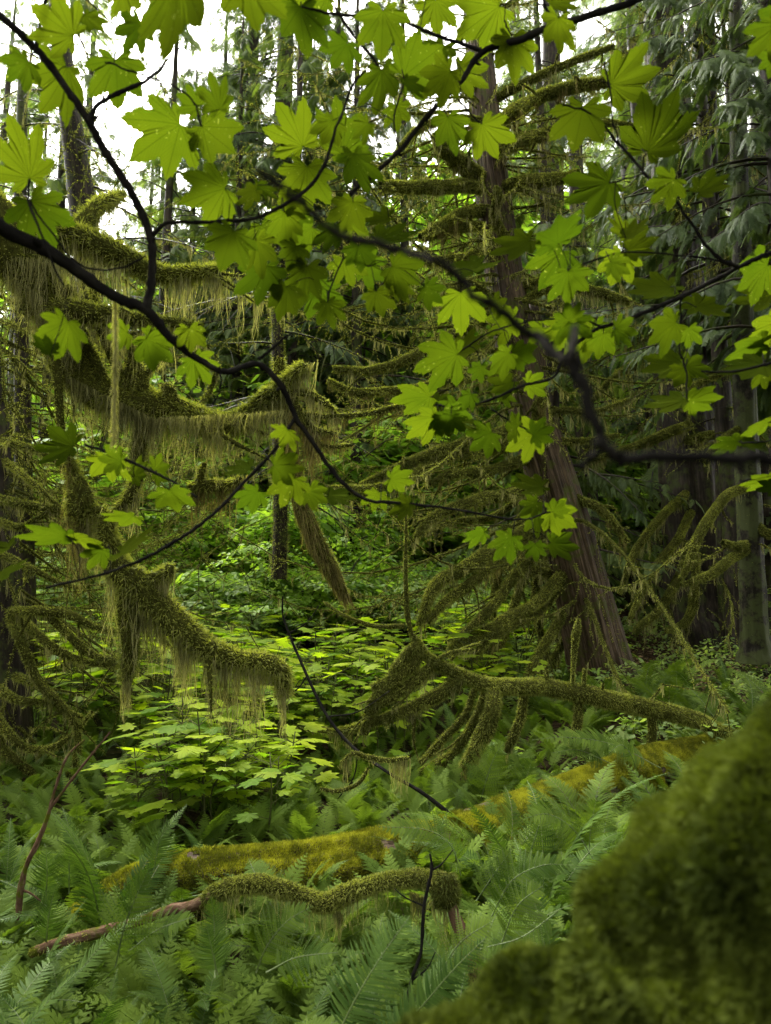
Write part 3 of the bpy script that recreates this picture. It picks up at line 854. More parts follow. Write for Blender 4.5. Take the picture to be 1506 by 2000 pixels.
# second stem that forks off behind it
p2, r2 = path3([(1078, 960, 8.5, 26), (1052, 900, 8.6, 34), (1040, 800, 8.6, 30), (1046, 700, 8.7, 20), (1040, 600, 8.9, 14)], 6)
g = G(); tube(g, p2, r2, 20, 0, .02, flute=flute); g.build('side_stem', [M['cedar_bark']], LC)
D = 7.9
cedar_limbs = [
 [(1230, 152, D, 9), (1130, 168, D, 12), (1060, 188, D, 12), (1010, 215, 8.5, 13), (950, 262, 9.1, 14)],
 [(955, 362, 9, 17), (905, 320, 8.6, 17), (868, 292, 8.2, 15), (850, 262, 8, 9)],
 [(958, 372, 9, 12), (905, 362, 8.6, 13), (830, 366, 8.1, 13), (742, 362, 7.8, 9)],
 [(960, 410, 8.9, 12), (900, 418, 8.5, 11), (850, 446, 8.1, 10), (820, 462, 8, 6)],
 [(960, 440, 8.9, 10), (900, 446, 8.5, 9), (830, 462, 8.1, 8)],
 [(970, 368, 9, 12), (1030, 356, 8.5, 13), (1085, 352, 8.1, 11), (1130, 336, 7.9, 6)],
 [(962, 312, 9, 12), (1010, 280, 8.6, 13), (1060, 264, 8.1, 12), (1100, 250, 8, 6)],
 [(966, 480, 8.8, 9), (900, 505, 8.4, 9), (800, 512, 8, 8), (705, 506, 7.9, 5)],
 [(985, 590, 8.7, 12), (930, 634, 8.3, 10), (860, 664, 8, 9), (790, 704, 7.7, 9), (720, 724, 7.6, 8), (650, 720, 7.6, 5)],
 [(1000, 700, 8.5, 12), (950, 726, 8.2, 11), (880, 744, 8, 10), (810, 764, 7.8, 10), (750, 766, 7.7, 8), (690, 768, 7.6, 7), (640, 742, 7.6, 4)],
 [(1030, 800, 8.4, 11), (985, 838, 8.1, 10), (920, 858, 7.8, 10), (850, 880, 7.6, 10), (780, 910, 7.5, 8), (705, 948, 7.4, 5)],
 [(1035, 830, 8.4, 11), (980, 872, 8.1, 10), (915, 884, 7.8, 9), (850, 902, 7.6, 9), (790, 935, 7.4, 7), (720, 952, 7.3, 6), (640, 952, 7.3, 3)],
 [(1050, 880, 8.3, 10), (1000, 905, 8, 9), (940, 924, 7.8, 8), (880, 928, 7.6, 8), (840, 945, 7.5, 5)],
 [(1060, 930, 8.2, 10), (1010, 964, 7.9, 11), (950, 972, 7.6, 11), (890, 990, 7.4, 10), (840, 1012, 7.3, 9), (812, 1050, 7.2, 5)],
 [(1085, 1000, 8.2, 12), (1020, 1040, 7.9, 13), (955, 1078, 7.6, 14), (900, 1112, 7.4, 13), (858, 1132, 7.3, 12), (834, 1172, 7.2, 10), (820, 1222, 7.2, 7)],
 [(1060, 1040, 8.1, 9), (1000, 1075, 7.8, 10), (950, 1112, 7.5, 10), (905, 1150, 7.4, 9), (870, 1175, 7.3, 9), (835, 1215, 7.2, 6)],
 [(1090, 1060, 8.2, 11), (1040, 1090, 7.9, 10), (1000, 1130, 7.7, 10), (960, 1185, 7.5, 9), (900, 1245, 7.3, 8), (880, 1270, 7.2, 4)],
 [(1100, 1120, 8.1, 12), (1050, 1175, 7.8, 11), (990, 1210, 7.6, 12), (940, 1238, 7.4, 12), (890, 1256, 7.3, 10), (880, 1290, 7.2, 6)],
 [(1090, 1150, 8.2, 10), (1040, 1200, 7.8, 9), (990, 1225, 7.6, 9), (950, 1255, 7.4, 8), (915, 1290, 7.3, 5)],
 [(1110, 1180, 8.2, 10), (1075, 1240, 7.9, 9), (1040, 1300, 7.7, 9), (1015, 1360, 7.6, 6)],
 [(1080, 1120, 8.3, 8), (1030, 1120, 8, 8), (1000, 1200, 7.9, 8), (965, 1290, 7.8, 8), (930, 1350, 7.8, 5)],
 [(1070, 980, 8.4, 10), (1020, 1010, 8.4, 9), (985, 1080, 8.4, 8), (965, 1180, 8.4, 8), (960, 1260, 8.4, 5)],
 [(1075, 1060, 8.5, 8), (1050, 1130, 8.5, 8), (1050, 1210, 8.5, 7), (1080, 1300, 8.5, 4)],
 [(1125, 1210, 8.3, 7), (1075, 1300, 8.2, 7), (1035, 1355, 8.1, 5)],
 [(1060, 860, 8.3, 10), (1052, 800, 7.9, 12), (1058, 770, 7.7, 9), (1046, 735, 7.7, 4)],
 [(990, 470, 8.7, 8), (965, 430, 8.2, 9), (972, 385, 8, 8), (968, 365, 8, 4)],
 [(1005, 600, 8.5, 8), (1080, 560, 8.4, 8), (1160, 568, 8.3, 10), (1230, 590, 8.3, 6)],
 [(1010, 560, 8.6, 8), (1080, 545, 8.5, 8), (1140, 520, 8.4, 5)],
 [(1050, 820, 8.3, 7), (1100, 800, 8.2, 6), (1160, 805, 8.1, 5), (1230, 780, 8, 3)],
 [(1065, 860, 8.3, 7), (1130, 862, 8.2, 6), (1210, 850, 8.1, 4)],
 [(1080, 940, 8.2, 6), (1130, 975, 8.1, 8), (1180, 1000, 8, 8), (1225, 1060, 7.9, 5)],
 [(960, 160, 9.4, 8), (880, 170, 9, 8), (800, 150, 8.8, 6), (740, 175, 8.8, 3)],
 [(955, 200, 9.3, 9), (1030, 160, 9, 8), (1120, 120, 8.7, 7), (1200, 90, 8.6, 4)],
 [(960, 240, 9.2, 8), (890, 232, 8.8, 8), (820, 250, 8.5, 7), (770, 300, 8.4, 3)],
 [(1000, 640, 8.5, 9), (960, 590, 8.2, 9), (900, 560, 8, 8), (850, 590, 7.9, 4)],
 [(1090, 980, 8.5, 7), (1040, 960, 8.8, 7), (960, 1010, 9, 6), (880, 1020, 9, 5), (800, 1060, 9, 3)],
]
for i, pl in enumerate(cedar_limbs):
    mossy_limb(LC, pl, beard=.20 if i > 7 else .30, bl=.028, wd=.006, beards=.85, twigs=7 if i > 7 else 6, lich=2 if i % 3 else 3, per=12)
lcp, lcr = path3([(1160, 1260, 8.2, 50), (1098, 1000, 8.2, 43), (1030, 780, 8.4, 38), (985, 540, 8.7, 34), (948, 240, 9.2, 28), (922, -80, 9.8, 20)], 7)
rr0 = np.random.default_rng(77)
rand_arcs(LC, lcp, lcr, 62, 3.2, rr0, .13, .007, u0=.05, u1=.75, az=(3.4, .8), thick=1.4, dens=6, droop=.8)
rand_arcs(LC, lcp, lcr, 34, 3.2, rr0, .10, .006, u0=.1, u1=.9, az=(3.4, .6), thick=.7, dens=9, droop=.6, name='fine_twigs')
rand_arcs(LC, lcp, lcr, 36, 1.3, rr0, .16, .007, u0=.42, u1=1.0, az=(-1.57, 1.5), thick=1.0, dens=8, droop=.8, name='upper_twigs')
rand_arcs(LC, lcp, lcr, 22, 1.8, rr0, .16, .007, u0=.3, u1=.98, az=(0, 1.2), thick=1.3, droop=.7, dens=8)
reparent(LC)

# ------------------------------------------------------------------ the mossy maple at upper left
MM = thing('mossy_maple_tree', 'old crooked maple at left, its limbs thick with moss and long hanging beards', 'tree', tuple(P(-120, 1500, 3.3)))
d = 3.1
L_ = [
 ([(-160, 330, d, 62), (-20, 430, d, 58), (60, 540, d, 50), (100, 620, d, 44), (130, 690, d, 40), (190, 762, d, 36), (300, 800, d, 30), (440, 832, d, 22), (505, 800, d, 18), (560, 758, d, 16), (600, 715, d, 9)], dict(beard=.20, beards=1.8, twigs=6, mossn=1.6, bl=.03, per=20)),
 ([(20, 470, d, 34), (130, 462, d, 28), (230, 500, d, 24), (320, 535, d, 17), (428, 528, d, 11)], dict(beard=.26, beards=1.6, twigs=5, mossn=1.5, bl=.028, per=18)),
 ([(60, 600, d, 26), (160, 612, 3.0, 22), (270, 622, 3.0, 14), (390, 640, 3.0, 8)], dict(beard=.2, beards=1.2, twigs=4, bl=.024)),
 ([(212, 760, d, 14), (178, 700, d, 15), (152, 640, d, 14), (128, 560, d, 10)], dict(beard=.08, beards=.7, bl=.022)),
 ([(256, 775, d, 9), (222, 700, d, 10), (200, 640, d, 9), (180, 560, 3.2, 6)], dict(beard=.06, beards=.6, bl=.02)),
 ([(240, 760, d, 10), (262, 700, d, 12), (240, 650, d, 10)], dict(beard=.14, beards=1.0, bl=.02)),
 ([(236, 764, d, 5), (262, 752, d, 7), (296, 722, d, 5), (312, 712, d, 3)], dict(beard=.09, beards=1.4, bl=.018)),
 ([(280, 790, d, 12), (275, 740, d, 15), (272, 712, d, 6)], dict(beard=.05, beards=.6, bl=.02)),
 ([(335, 800, d, 11), (330, 770, d, 15), (322, 752, d, 8)], dict(beard=.05, beards=.5, bl=.018)),
 ([(370, 808, d, 4), (392, 790, 3.2, 4), (410, 760, 3.3, 5), (428, 715, 3.3, 4)], dict(beard=.04, beards=.6, bl=.015)),
 ([(110, 640, 3.0, 10), (112, 720, 3.0, 9), (120, 838, 3.0, 7)], dict(beard=.05, beards=.3, mossn=.4, bl=.014)),
 ([(132, 880, 3.0, 6), (146, 930, 3.0, 10), (158, 960, 3.0, 22), (156, 1000, 3.0, 24), (160, 1035, 3.0, 14)], dict(beard=.24, beards=4, mossn=1.6, bl=.03, lich=3)),
 ([(158, 1010, 3.0, 12), (200, 1000, 3.0, 14), (216, 1060, 3.0, 20), (232, 1108, 3.0, 26), (262, 1140, 3.0, 30), (300, 1180, 3.0, 30), (345, 1222, 3.0, 28), (395, 1268, 3.0, 24), (455, 1292, 3.0, 19), (515, 1300, 3.0, 19), (548, 1325, 3.0, 17), (556, 1362, 3.0, 10)], dict(beard=.24, beards=2.6, mossn=1.8, bl=.03, twigs=4, per=20)),
 ([(262, 1145, 3.0, 22), (300, 1132, 3.0, 17), (330, 1112, 3.0, 12), (334, 1104, 3.0, 5)], dict(beard=.22, beards=3.5, mossn=1.5, bl=.026, lich=2, per=18)),
 ([(262, 1150, 3.0, 26), (258, 1200, 3.0, 24), (252, 1260, 3.0, 17), (246, 1330, 3.0, 10)], dict(beard=.16, beards=2.5, mossn=1.2, bl=.03, lich=2)),
 ([(300, 800, d, 12), (270, 870, 3.05, 14), (262, 950, 3.0, 12), (220, 1010, 3.0, 10)], dict(beard=.2, beards=2, bl=.024)),
 ([(555, 770, 3.1, 7), (600, 768, 3.1, 8), (640, 790, 3.1, 6), (656, 808, 3.1, 3)], dict(beard=.15, beards=1.6, bl=.018)),
 ([(570, 780, 3.1, 9), (590, 820, 3.1, 11), (612, 840, 3.1, 8), (650, 846, 3.1, 5)], dict(beard=.26, beards=3, bl=.018, lich=3)),
 ([(585, 808, 3.1, 5), (640, 812, 3.1, 5), (710, 808, 3.1, 5), (784, 792, 3.1, 5)], dict(beard=.12, beards=1.0, bl=.016, lich=3)),
 ([(600, 850, 3.1, 4), (640, 872, 3.1, 4), (690, 868, 3.1, 4)], dict(beard=.12, beards=1.0, bl=.014, lich=3)),
 ([(545, 700, 3.2, 11), (548, 760, 3.2, 12), (560, 850, 3.2, 16), (575, 930, 3.2, 14), (590, 985, 3.2, 12), (596, 1000, 3.2, 10)], dict(beard=.16, beards=1.8, bl=.022, lich=3)),
 ([(380, 975, 3.2, 10), (392, 930, 3.2, 8), (400, 905, 3.2, 5)], dict(beard=.18, beards=3, bl=.02, lich=3)),
 ([(372, 955, 3.2, 12), (410, 948, 3.2, 13), (450, 948, 3.2, 11), (472, 935, 3.2, 6)], dict(beard=.22, beards=2.4, bl=.022, lich=3)),
 ([(140, 470, d, 20), (190, 400, 3.3, 14), (240, 380, 3.5, 8)], dict(beard=.2, beards=1.4, bl=.026)),
]
for pl, kw in L_:
    kw = dict(wd=.0032, **kw); kw['beards'] = kw.get('beards', 1) * 1.7; kw['beard'] = kw.get('beard', .08) * 1.2; kw['mossn'] = kw.get('mossn', 1) * 1.5; kw['per'] = kw.get('per', 14)
    mossy_limb(MM, pl, **kw)
# beards that fall in front of the thick limb
g = G()
for (x0, y0, x1, y1, hh, nn) in [(150, 740, 300, 815, .26, 40), (60, 560, 160, 640, .26, 30), (20, 500, 240, 520, .30, 34), (300, 815, 560, 800, .17, 50)]:
    p, r = path3([(x0, y0, 3.02, 10), (x1, y1, 3.0, 10)], 6)
    strands(g, p, r, nn, 14, hh, .003, 0, .03)
g.build('moss_curtain', [M['lichen']], MM)
reparent(MM)

HS = thing('hanging_stick', 'thick dangling dead stick shaggy with brown-green moss, pointing down right', 'branch', tuple(P(588, 985, 3.0)))
p, r = path3([(575, 950, 3.0, 11), (596, 1005, 3.0, 15), (620, 1060, 3.0, 15), (645, 1105, 3.0, 13), (662, 1140, 3.0, 8), (674, 1160, 3.0, 4)], 6)
g = G(); tube(g, p, r, 9, 0, .08); moss(g, p, r, 2600, .02, .003, 1)
# shaggy strands combed along the stick
c, T, rr = sample(p, r, 1700)
rv = nrm(rng.normal(size=c.shape)); nn = nrm(rv - T * (T * rv).sum(1, keepdims=True))
d_ = nrm(T * .9 + nn * .12 + np.array([0, 0, -.25])); ln = rng.uniform(.03, .085, (len(c), 1)); s = nrm(np.cross(d_, rng.normal(size=c.shape))) * .0014
b = c + nn * rr[:, None]
v = np.stack([b - s, b + s, b + d_ * ln * .5 + s, b + d_ * ln * .5 - s, b + d_ * ln + np.array([0, 0, -.2]) * ln], 1); k = np.arange(len(c))[:, None] * 5
g.add(v, k + np.array([0, 1, 2, 3]), 2, np.repeat(rng.random(len(c)), 5)); g.more(k + np.array([3, 2, 4]), 2)
o = g.build('mossy_stick', [M['moss_core'], M['moss'], M['brown_lichen']], HS); reparent(HS)


# ------------------------------------------------------------------ dark mossy conifer at lower left with swinging arcs
def arc_tree(t, trunk_pl, arcs, nrand, zone, seed, beard=.1, tm='dark_bark', wd=.004, twigs=5, core='moss_core'):
    p, r = path3(trunk_pl, 6)
    g = G(); fa = .35 if tm == 'grey_bark' else 1; moss(g, p, r, int(3500 * r.mean() / .2), .03, .006, 1); tube(g, p, r, 64, 0, .012, flute=lambda a, s: 1 + fa * .06 * np.sin(5 * a + seed) + fa * .05 * np.sin(9 * a + s * 3) + fa * .03 * np.sin(17 * a - 4 * s) + .03 * np.sin(3 * a + 40 * s) + .02 * np.sin(2 * a - 90 * s))
    g.build('trunk', [M[tm], M['moss']], t)
    rr_ = np.random.default_rng(seed)
    for pl in arcs:
        mossy_limb(t, pl, beard=beard, bl=.02, wd=wd, beards=.9, twigs=twigs, per=9)
    if nrand: rand_arcs(t, p, r, nrand, zone[4], rr_, beard, wd, core)
    reparent(t)


LT = thing('mossy_conifer', 'dark shaggy conifer at the left edge with low mossy branches swinging in arcs', 'tree', tuple(P(20, 1640, 5.0)))
D = 4.7
arcs = [
 [(20, 1196, 5, 9), (70, 1195, D, 9), (128, 1198, D, 9), (180, 1222, D, 6), (240, 1236, D, 3)],
 [(90, 1200, D, 7), (130, 1236, D, 8), (180, 1278, D, 7), (235, 1290, D, 4)],
 [(40, 1205, 5, 8), (80, 1245, D, 8), (120, 1275, D, 8), (170, 1295, D, 6), (235, 1300, D, 4)],
 [(20, 1210, 5, 8), (40, 1250, D, 9), (70, 1320, D, 8), (110, 1375, D, 6), (160, 1402, D, 4)],
 [(-10, 1340, 5, 8), (30, 1365, D, 7), (70, 1372, D, 6), (112, 1370, D, 4)],
 [(-20, 1380, 5, 9), (15, 1430, D, 8), (55, 1462, D, 7), (105, 1458, D, 6), (150, 1425, D, 4), (180, 1390, D, 3)],
 [(-20, 1440, 5, 9), (20, 1475, D, 8), (60, 1505, D, 8), (120, 1516, D, 6), (170, 1500, D, 4)],
 [(-20, 1545, 5, 9), (30, 1568, D, 8), (75, 1574, D, 7), (120, 1590, D, 4)],
 [(60, 1560, 5, 5), (110, 1575, D, 6), (140, 1582, D, 4)],
 [(130, 1530, 5, 5), (175, 1545, D, 5), (215, 1540, D, 5), (240, 1522, D, 3)],
 [(-20, 970, 5, 8), (40, 984, D, 8), (90, 992, D, 7), (130, 1005, D, 4)],
 [(-20, 1010, 5, 6), (30, 1030, D, 6), (60, 1020, D, 5), (110, 990, D, 3)],
 [(0, 1080, 5, 6), (60, 1110, D, 6), (110, 1135, D, 5), (160, 1150, D, 3)],
 [(10, 900, 5, 6), (60, 940, D, 5), (130, 1000, D, 4), (220, 1030, D, 3)],
 [(0, 860, 5.2, 6), (70, 880, 5, 5), (150, 930, 5, 4)],
 [(30, 1320, 5, 7), (90, 1345, D, 7), (150, 1420, D, 6), (150, 1500, D, 7), (160, 1560, D, 7)],
]
arc_tree(LT, [(20, 1700, 5.4, 62), (16, 1500, 5.4, 48), (8, 1250, 5.5, 40), (-10, 1000, 5.6, 36), (-30, 700, 5.8, 30), (-50, 400, 6, 24)], arcs, 90, (0, 0, 0, 0, 1.9, 0), 3, beard=.11)
lt_p, lt_r = path3([(16, 1500, 5.4, 48), (8, 1250, 5.5, 40), (-10, 1000, 5.6, 36), (-30, 700, 5.8, 30)], 6)
LT2 = thing('twiggy_conifer', 'thin-twigged dead-branched conifer behind the shaggy one at the left edge', 'tree', tuple(P(60, 1560, 7.4)))
p, r = path3([(60, 1560, 7.4, 22), (52, 1200, 7.4, 18), (44, 800, 7.5, 15), (36, 400, 7.8, 10)], 6)
g = G(); tube(g, p, r, 12, 0, .03); g.build('trunk', [M['dark_bark']], LT2)
rand_arcs(LT2, p, r, 130, 2.3, np.random.default_rng(5), .06, .006, u0=.05, u1=.95, az=(0, 1.0), dens=9, droop=.45, thick=.6, name='fine_twigs')
reparent(LT2)

# ------------------------------------------------------------------ trunks on the right
RT1 = thing('big_dark_cedar', 'broad dark cedar trunk flaring at its foot, right of the leaning cedar', 'tree', tuple(P(1385, 1262, 11.6)))
arc_tree(RT1, [(1398, 1285, 11.6, 110), (1390, 1262, 11.6, 84), (1376, 1215, 11.6, 66), (1362, 1100, 11.7, 58), (1350, 950, 11.8, 54), (1338, 800, 12, 50), (1325, 600, 12.2, 46), (1310, 350, 12.6, 40), (1295, 50, 13, 34), (1280, -300, 13.6, 22)],
         [[(1345, 830, 11.5, 10), (1290, 850, 11, 10), (1220, 880, 10.8, 7), (1140, 900, 10.6, 4)],
          [(1345, 860, 11.5, 9), (1390, 850, 11, 9), (1450, 850, 10.8, 7), (1506, 830, 10.6, 5)],
          [(1330, 700, 11.8, 9), (1270, 700, 11.4, 8), (1200, 735, 11, 6), (1150, 790, 11, 3)],
          [(1345, 960, 11.5, 9), (1290, 1010, 11, 8), (1240, 1080, 10.8, 7), (1210, 1160, 10.8, 4)],
          [(1350, 1000, 11.4, 8), (1320, 1060, 10.9, 8), (1270, 1120, 10.7, 7), (1230, 1210, 10.6, 4)],
          [(1350, 1060, 11.3, 8), (1330, 1120, 10.8, 9), (1290, 1190, 10.6, 8), (1250, 1225, 10.5, 7), (1240, 1240, 10.5, 4)],
          [(1360, 1080, 11.3, 7), (1356, 1160, 10.9, 8), (1340, 1215, 10.6, 8), (1300, 1232, 10.5, 5)],
          [(1320, 420, 12.2, 10), (1380, 440, 11.8, 9), (1450, 442, 11.5, 8), (1520, 450, 11.4, 5)],
          [(1310, 300, 12.4, 9), (1240, 250, 12, 8), (1170, 240, 11.8, 6), (1120, 262, 11.8, 3)]],
         75, (0, 0, 0, 0, 3.0, 0), 8, beard=.30, wd=.009, twigs=10)
RT2 = thing('grey_barked_tree', 'pale grey trunk standing by the right edge, one mossy branch curving left from it', 'tree', tuple(P(1474, 1262, 9)))
arc_tree(RT2, [(1478, 1290, 9, 38), (1474, 1240, 9, 27), (1468, 1120, 9, 24), (1462, 960, 9.1, 23), (1455, 780, 9.2, 21), (1448, 500, 9.5, 18), (1440, 150, 10, 14), (1432, -200, 10.5, 8)],
         [[(1462, 950, 9, 9), (1420, 965, 8.7, 9), (1385, 1010, 8.5, 10), (1362, 1050, 8.4, 9), (1346, 1100, 8.4, 7), (1330, 1130, 8.4, 4)],
          [(1465, 1070, 9, 9), (1430, 1090, 8.7, 9), (1395, 1118, 8.5, 9), (1355, 1135, 8.4, 6), (1330, 1142, 8.4, 4)],
          [(1468, 1060, 9, 8), (1440, 1068, 8.8, 8), (1412, 1060, 8.7, 6)],
          [(1475, 1020, 9, 8), (1492, 1040, 8.9, 9), (1520, 1045, 8.8, 8)],
          [(1455, 700, 9.2, 7), (1400, 735, 9, 6), (1330, 760, 8.8, 4)],
          [(1460, 830, 9.2, 6), (1420, 850, 9, 6), (1370, 900, 8.8, 4)]],
         26, (0, 0, 0, 0, 1.5, 0), 9, beard=.14, tm='grey_bark', wd=.007, twigs=5)
TT = [
 ('slim_dark_tree', 'slender dark curved trunk between the broad dark cedar and the grey trunk', [(1432, 1265, 10.6, 22), (1420, 1200, 10.6, 15), (1412, 1100, 10.7, 13), (1410, 950, 10.8, 12), (1405, 700, 11, 10), (1396, 400, 11.4, 8), (1390, 0, 12, 5)]),
 ('slim_dark_tree', 'dark trunk just behind the grey trunk at the right edge', [(1505, 1250, 13, 24), (1498, 1100, 13, 20), (1492, 900, 13, 19), (1485, 600, 13.5, 17), (1478, 200, 14, 12)]),
 ('slim_dark_tree', 'reddish shadowed trunk in the upper right corner', [(1545, 1240, 15, 30), (1530, 900, 15, 28), (1518, 500, 15, 26), (1508, 150, 15, 22), (1500, -200, 15, 16)]),
 ('slim_dark_tree', 'dark trunk rising behind the mossy twigs right of the leaning cedar', [(1155, 1190, 15, 24), (1148, 1000, 15, 21), (1140, 800, 15, 19), (1130, 500, 15.5, 16), (1120, 150, 16, 11)]),
 ('slim_dark_tree', 'upright trunk in the upper right, between the maple leaves', [(1090, 1150, 17, 26), (1082, 800, 17, 24), (1080, 450, 17, 22), (1078, 250, 17, 20), (1075, -100, 17, 15)]),
 ('slim_dark_tree', 'pale thin trunk at the far left edge, seen against the sky', [(28, 1180, 12, 20), (30, 900, 12, 17), (34, 700, 12, 16), (38, 500, 12, 13), (44, 150, 12, 9)]),
 ('shaggy_tree', 'leaning shaggy trunk at upper left, wrapped in moss behind the maple leaves', [(186, 800, 8.5, 22), (176, 600, 8.5, 24), (164, 420, 8.5, 26), (150, 320, 8.5, 23), (136, 220, 8.5, 20), (118, 60, 8.6, 17), (100, -120, 8.8, 12)]),
 ('shaggy_tree', 'mossy pole-like trunk left of centre behind the crooked maple', [(545, 1130, 9, 15), (548, 1000, 9, 14), (546, 850, 9, 14), (543, 700, 9, 12), (538, 540, 9.2, 9)]),
]
for nm, lab, pl in TT:
    t = thing(nm, lab, 'tree', tuple(P(pl[0][0], pl[0][1], pl[0][2])))
    p, r = path3(pl, 6); g = G()
    tube(g, p, r, 14, 0, .03)
    if nm == 'shaggy_tree':
        moss(g, p, r, 4000, .05, .008, 1); strands(g, p, r, 46, 14, .42, .008, 2, .1, side=.7)
    else: moss(g, p, r, 900, .03, .006, 1)
    g.build('trunk', [M['grey_bark' if 'pale' in lab else 'dark_bark'], M['moss'], M['lichen']], t)
    g = G()
    for i in range(34 if nm != 'shaggy_tree' else 18):
        c, T, _ = sample(p, r, 1, np.array([rng.uniform(.25, .98)])); a = rng.uniform(0, 6.28); L = rng.uniform(.5, 1.9)
        dr = np.array([math.cos(a), math.sin(a), rng.uniform(-.1, .3)]); tt = np.linspace(0, 1, 8)
        q = c + dr * (L * tt)[:, None]; q[:, 2] += L * (-.55 * tt ** 2 + rng.uniform(0, .3) * tt ** 3)
        rad = np.linspace(.016, .004, 8); tube(g, q, rad, 4, 0); moss(g, q, rad, int(L * 120), .03, .008, 1)
        strands(g, q, rad, int(L * 8), 7, .2, .008, 2, .03)
        for k in range(int(L * 6)):
            cc, TT_, _ = sample(q, rad, 1, np.array([rng.uniform(.2, 1)])); l2 = rng.uniform(.15, .5)
            d2 = nrm(TT_[0] * .6 + rng.normal(0, .6, 3) + [0, 0, -.3])
            tube(g, np.array([cc[0], cc[0] + d2 * l2 * .5, cc[0] + d2 * l2 + [0, 0, -.05]]), [.006, .004, .002], 3, 0)
    g.build('branches', [M['dark_bark'], M['moss'], M['lichen']], t)
    reparent(t)

# near cedars and hemlocks whose foliage hangs in the upper right and centre
near_protos = []
for k, (H, r0, z0, nb, bl, sl, st, dr, mi, az) in enumerate([
        (15, .16, 4.4, 110, 2.6, .42, .06, .55, 'cedar', None), (14, .14, 1.0, 130, 2.3, .36, .06, .5, 'needle', None)]):
    tg, cg = conifer(H, r0, z0, nb, bl, sl, st, SPF, 40 + k, dr, az=az, hang=.7)
    near_protos.append((tg.mesh('near_trunk', [M['dark_bark']]), cg.mesh('near_crown', [M['dark_bark'], M[mi]])))
for x, y, k, rz, s, lab in [
        (4.9, 10.4, 0, .4, 1.0, 'near cedar with pale feathery drooping sprays, upper right'),
        (2.9, 12.6, 1, 2.2, 1.1, 'dense dark hemlock just right of the leaning cedar'),
        (6.6, 13.0, 1, 4.2, 1.05, 'hemlock behind the broad dark cedar trunk'),
        (-.6, 14.5, 0, 1.4, 1.05, 'cedar with hanging dark sprays against the sky, top centre'),
        (-4.9, 17.5, 0, 3.0, .95, 'slim cedar at upper left beside the gap of sky'),
        (4.7, 8.3, 0, 3.3, .9, 'cedar at the far right edge, sprays hanging over the grey trunk'),
        (-2.0, 15.6, 1, .8, 1.25, 'hemlock with fine dark needles screening the sky, left of the top centre'),
        (-4.9, 15.6, 1, 1.1, 1.2, 'fine-needled hemlock left of the sky gap, behind the forked maple branch'),
        (-1.2, 17.5, 1, 3.6, 1.35, 'tall hemlock hanging lace-like needles at the top, left of the leaning cedar'),
        (.5, 18.0, 1, 1.9, 1.4, 'tall fine-needled hemlock at the top centre, behind the leaning cedar'),
        (-3.5, 16.5, 1, 2.6, 1.1, 'slender hemlock with lacy needles against the bright sky, upper left'),
        (-7.0, 14.8, 1, 4.8, 1.25, 'hemlock at the far left edge behind the crooked maple')]:
    plant_tree(near_protos, k, 'cedar_tree' if k == 0 else 'hemlock_tree', lab, 'tree', x, y, rz, s)

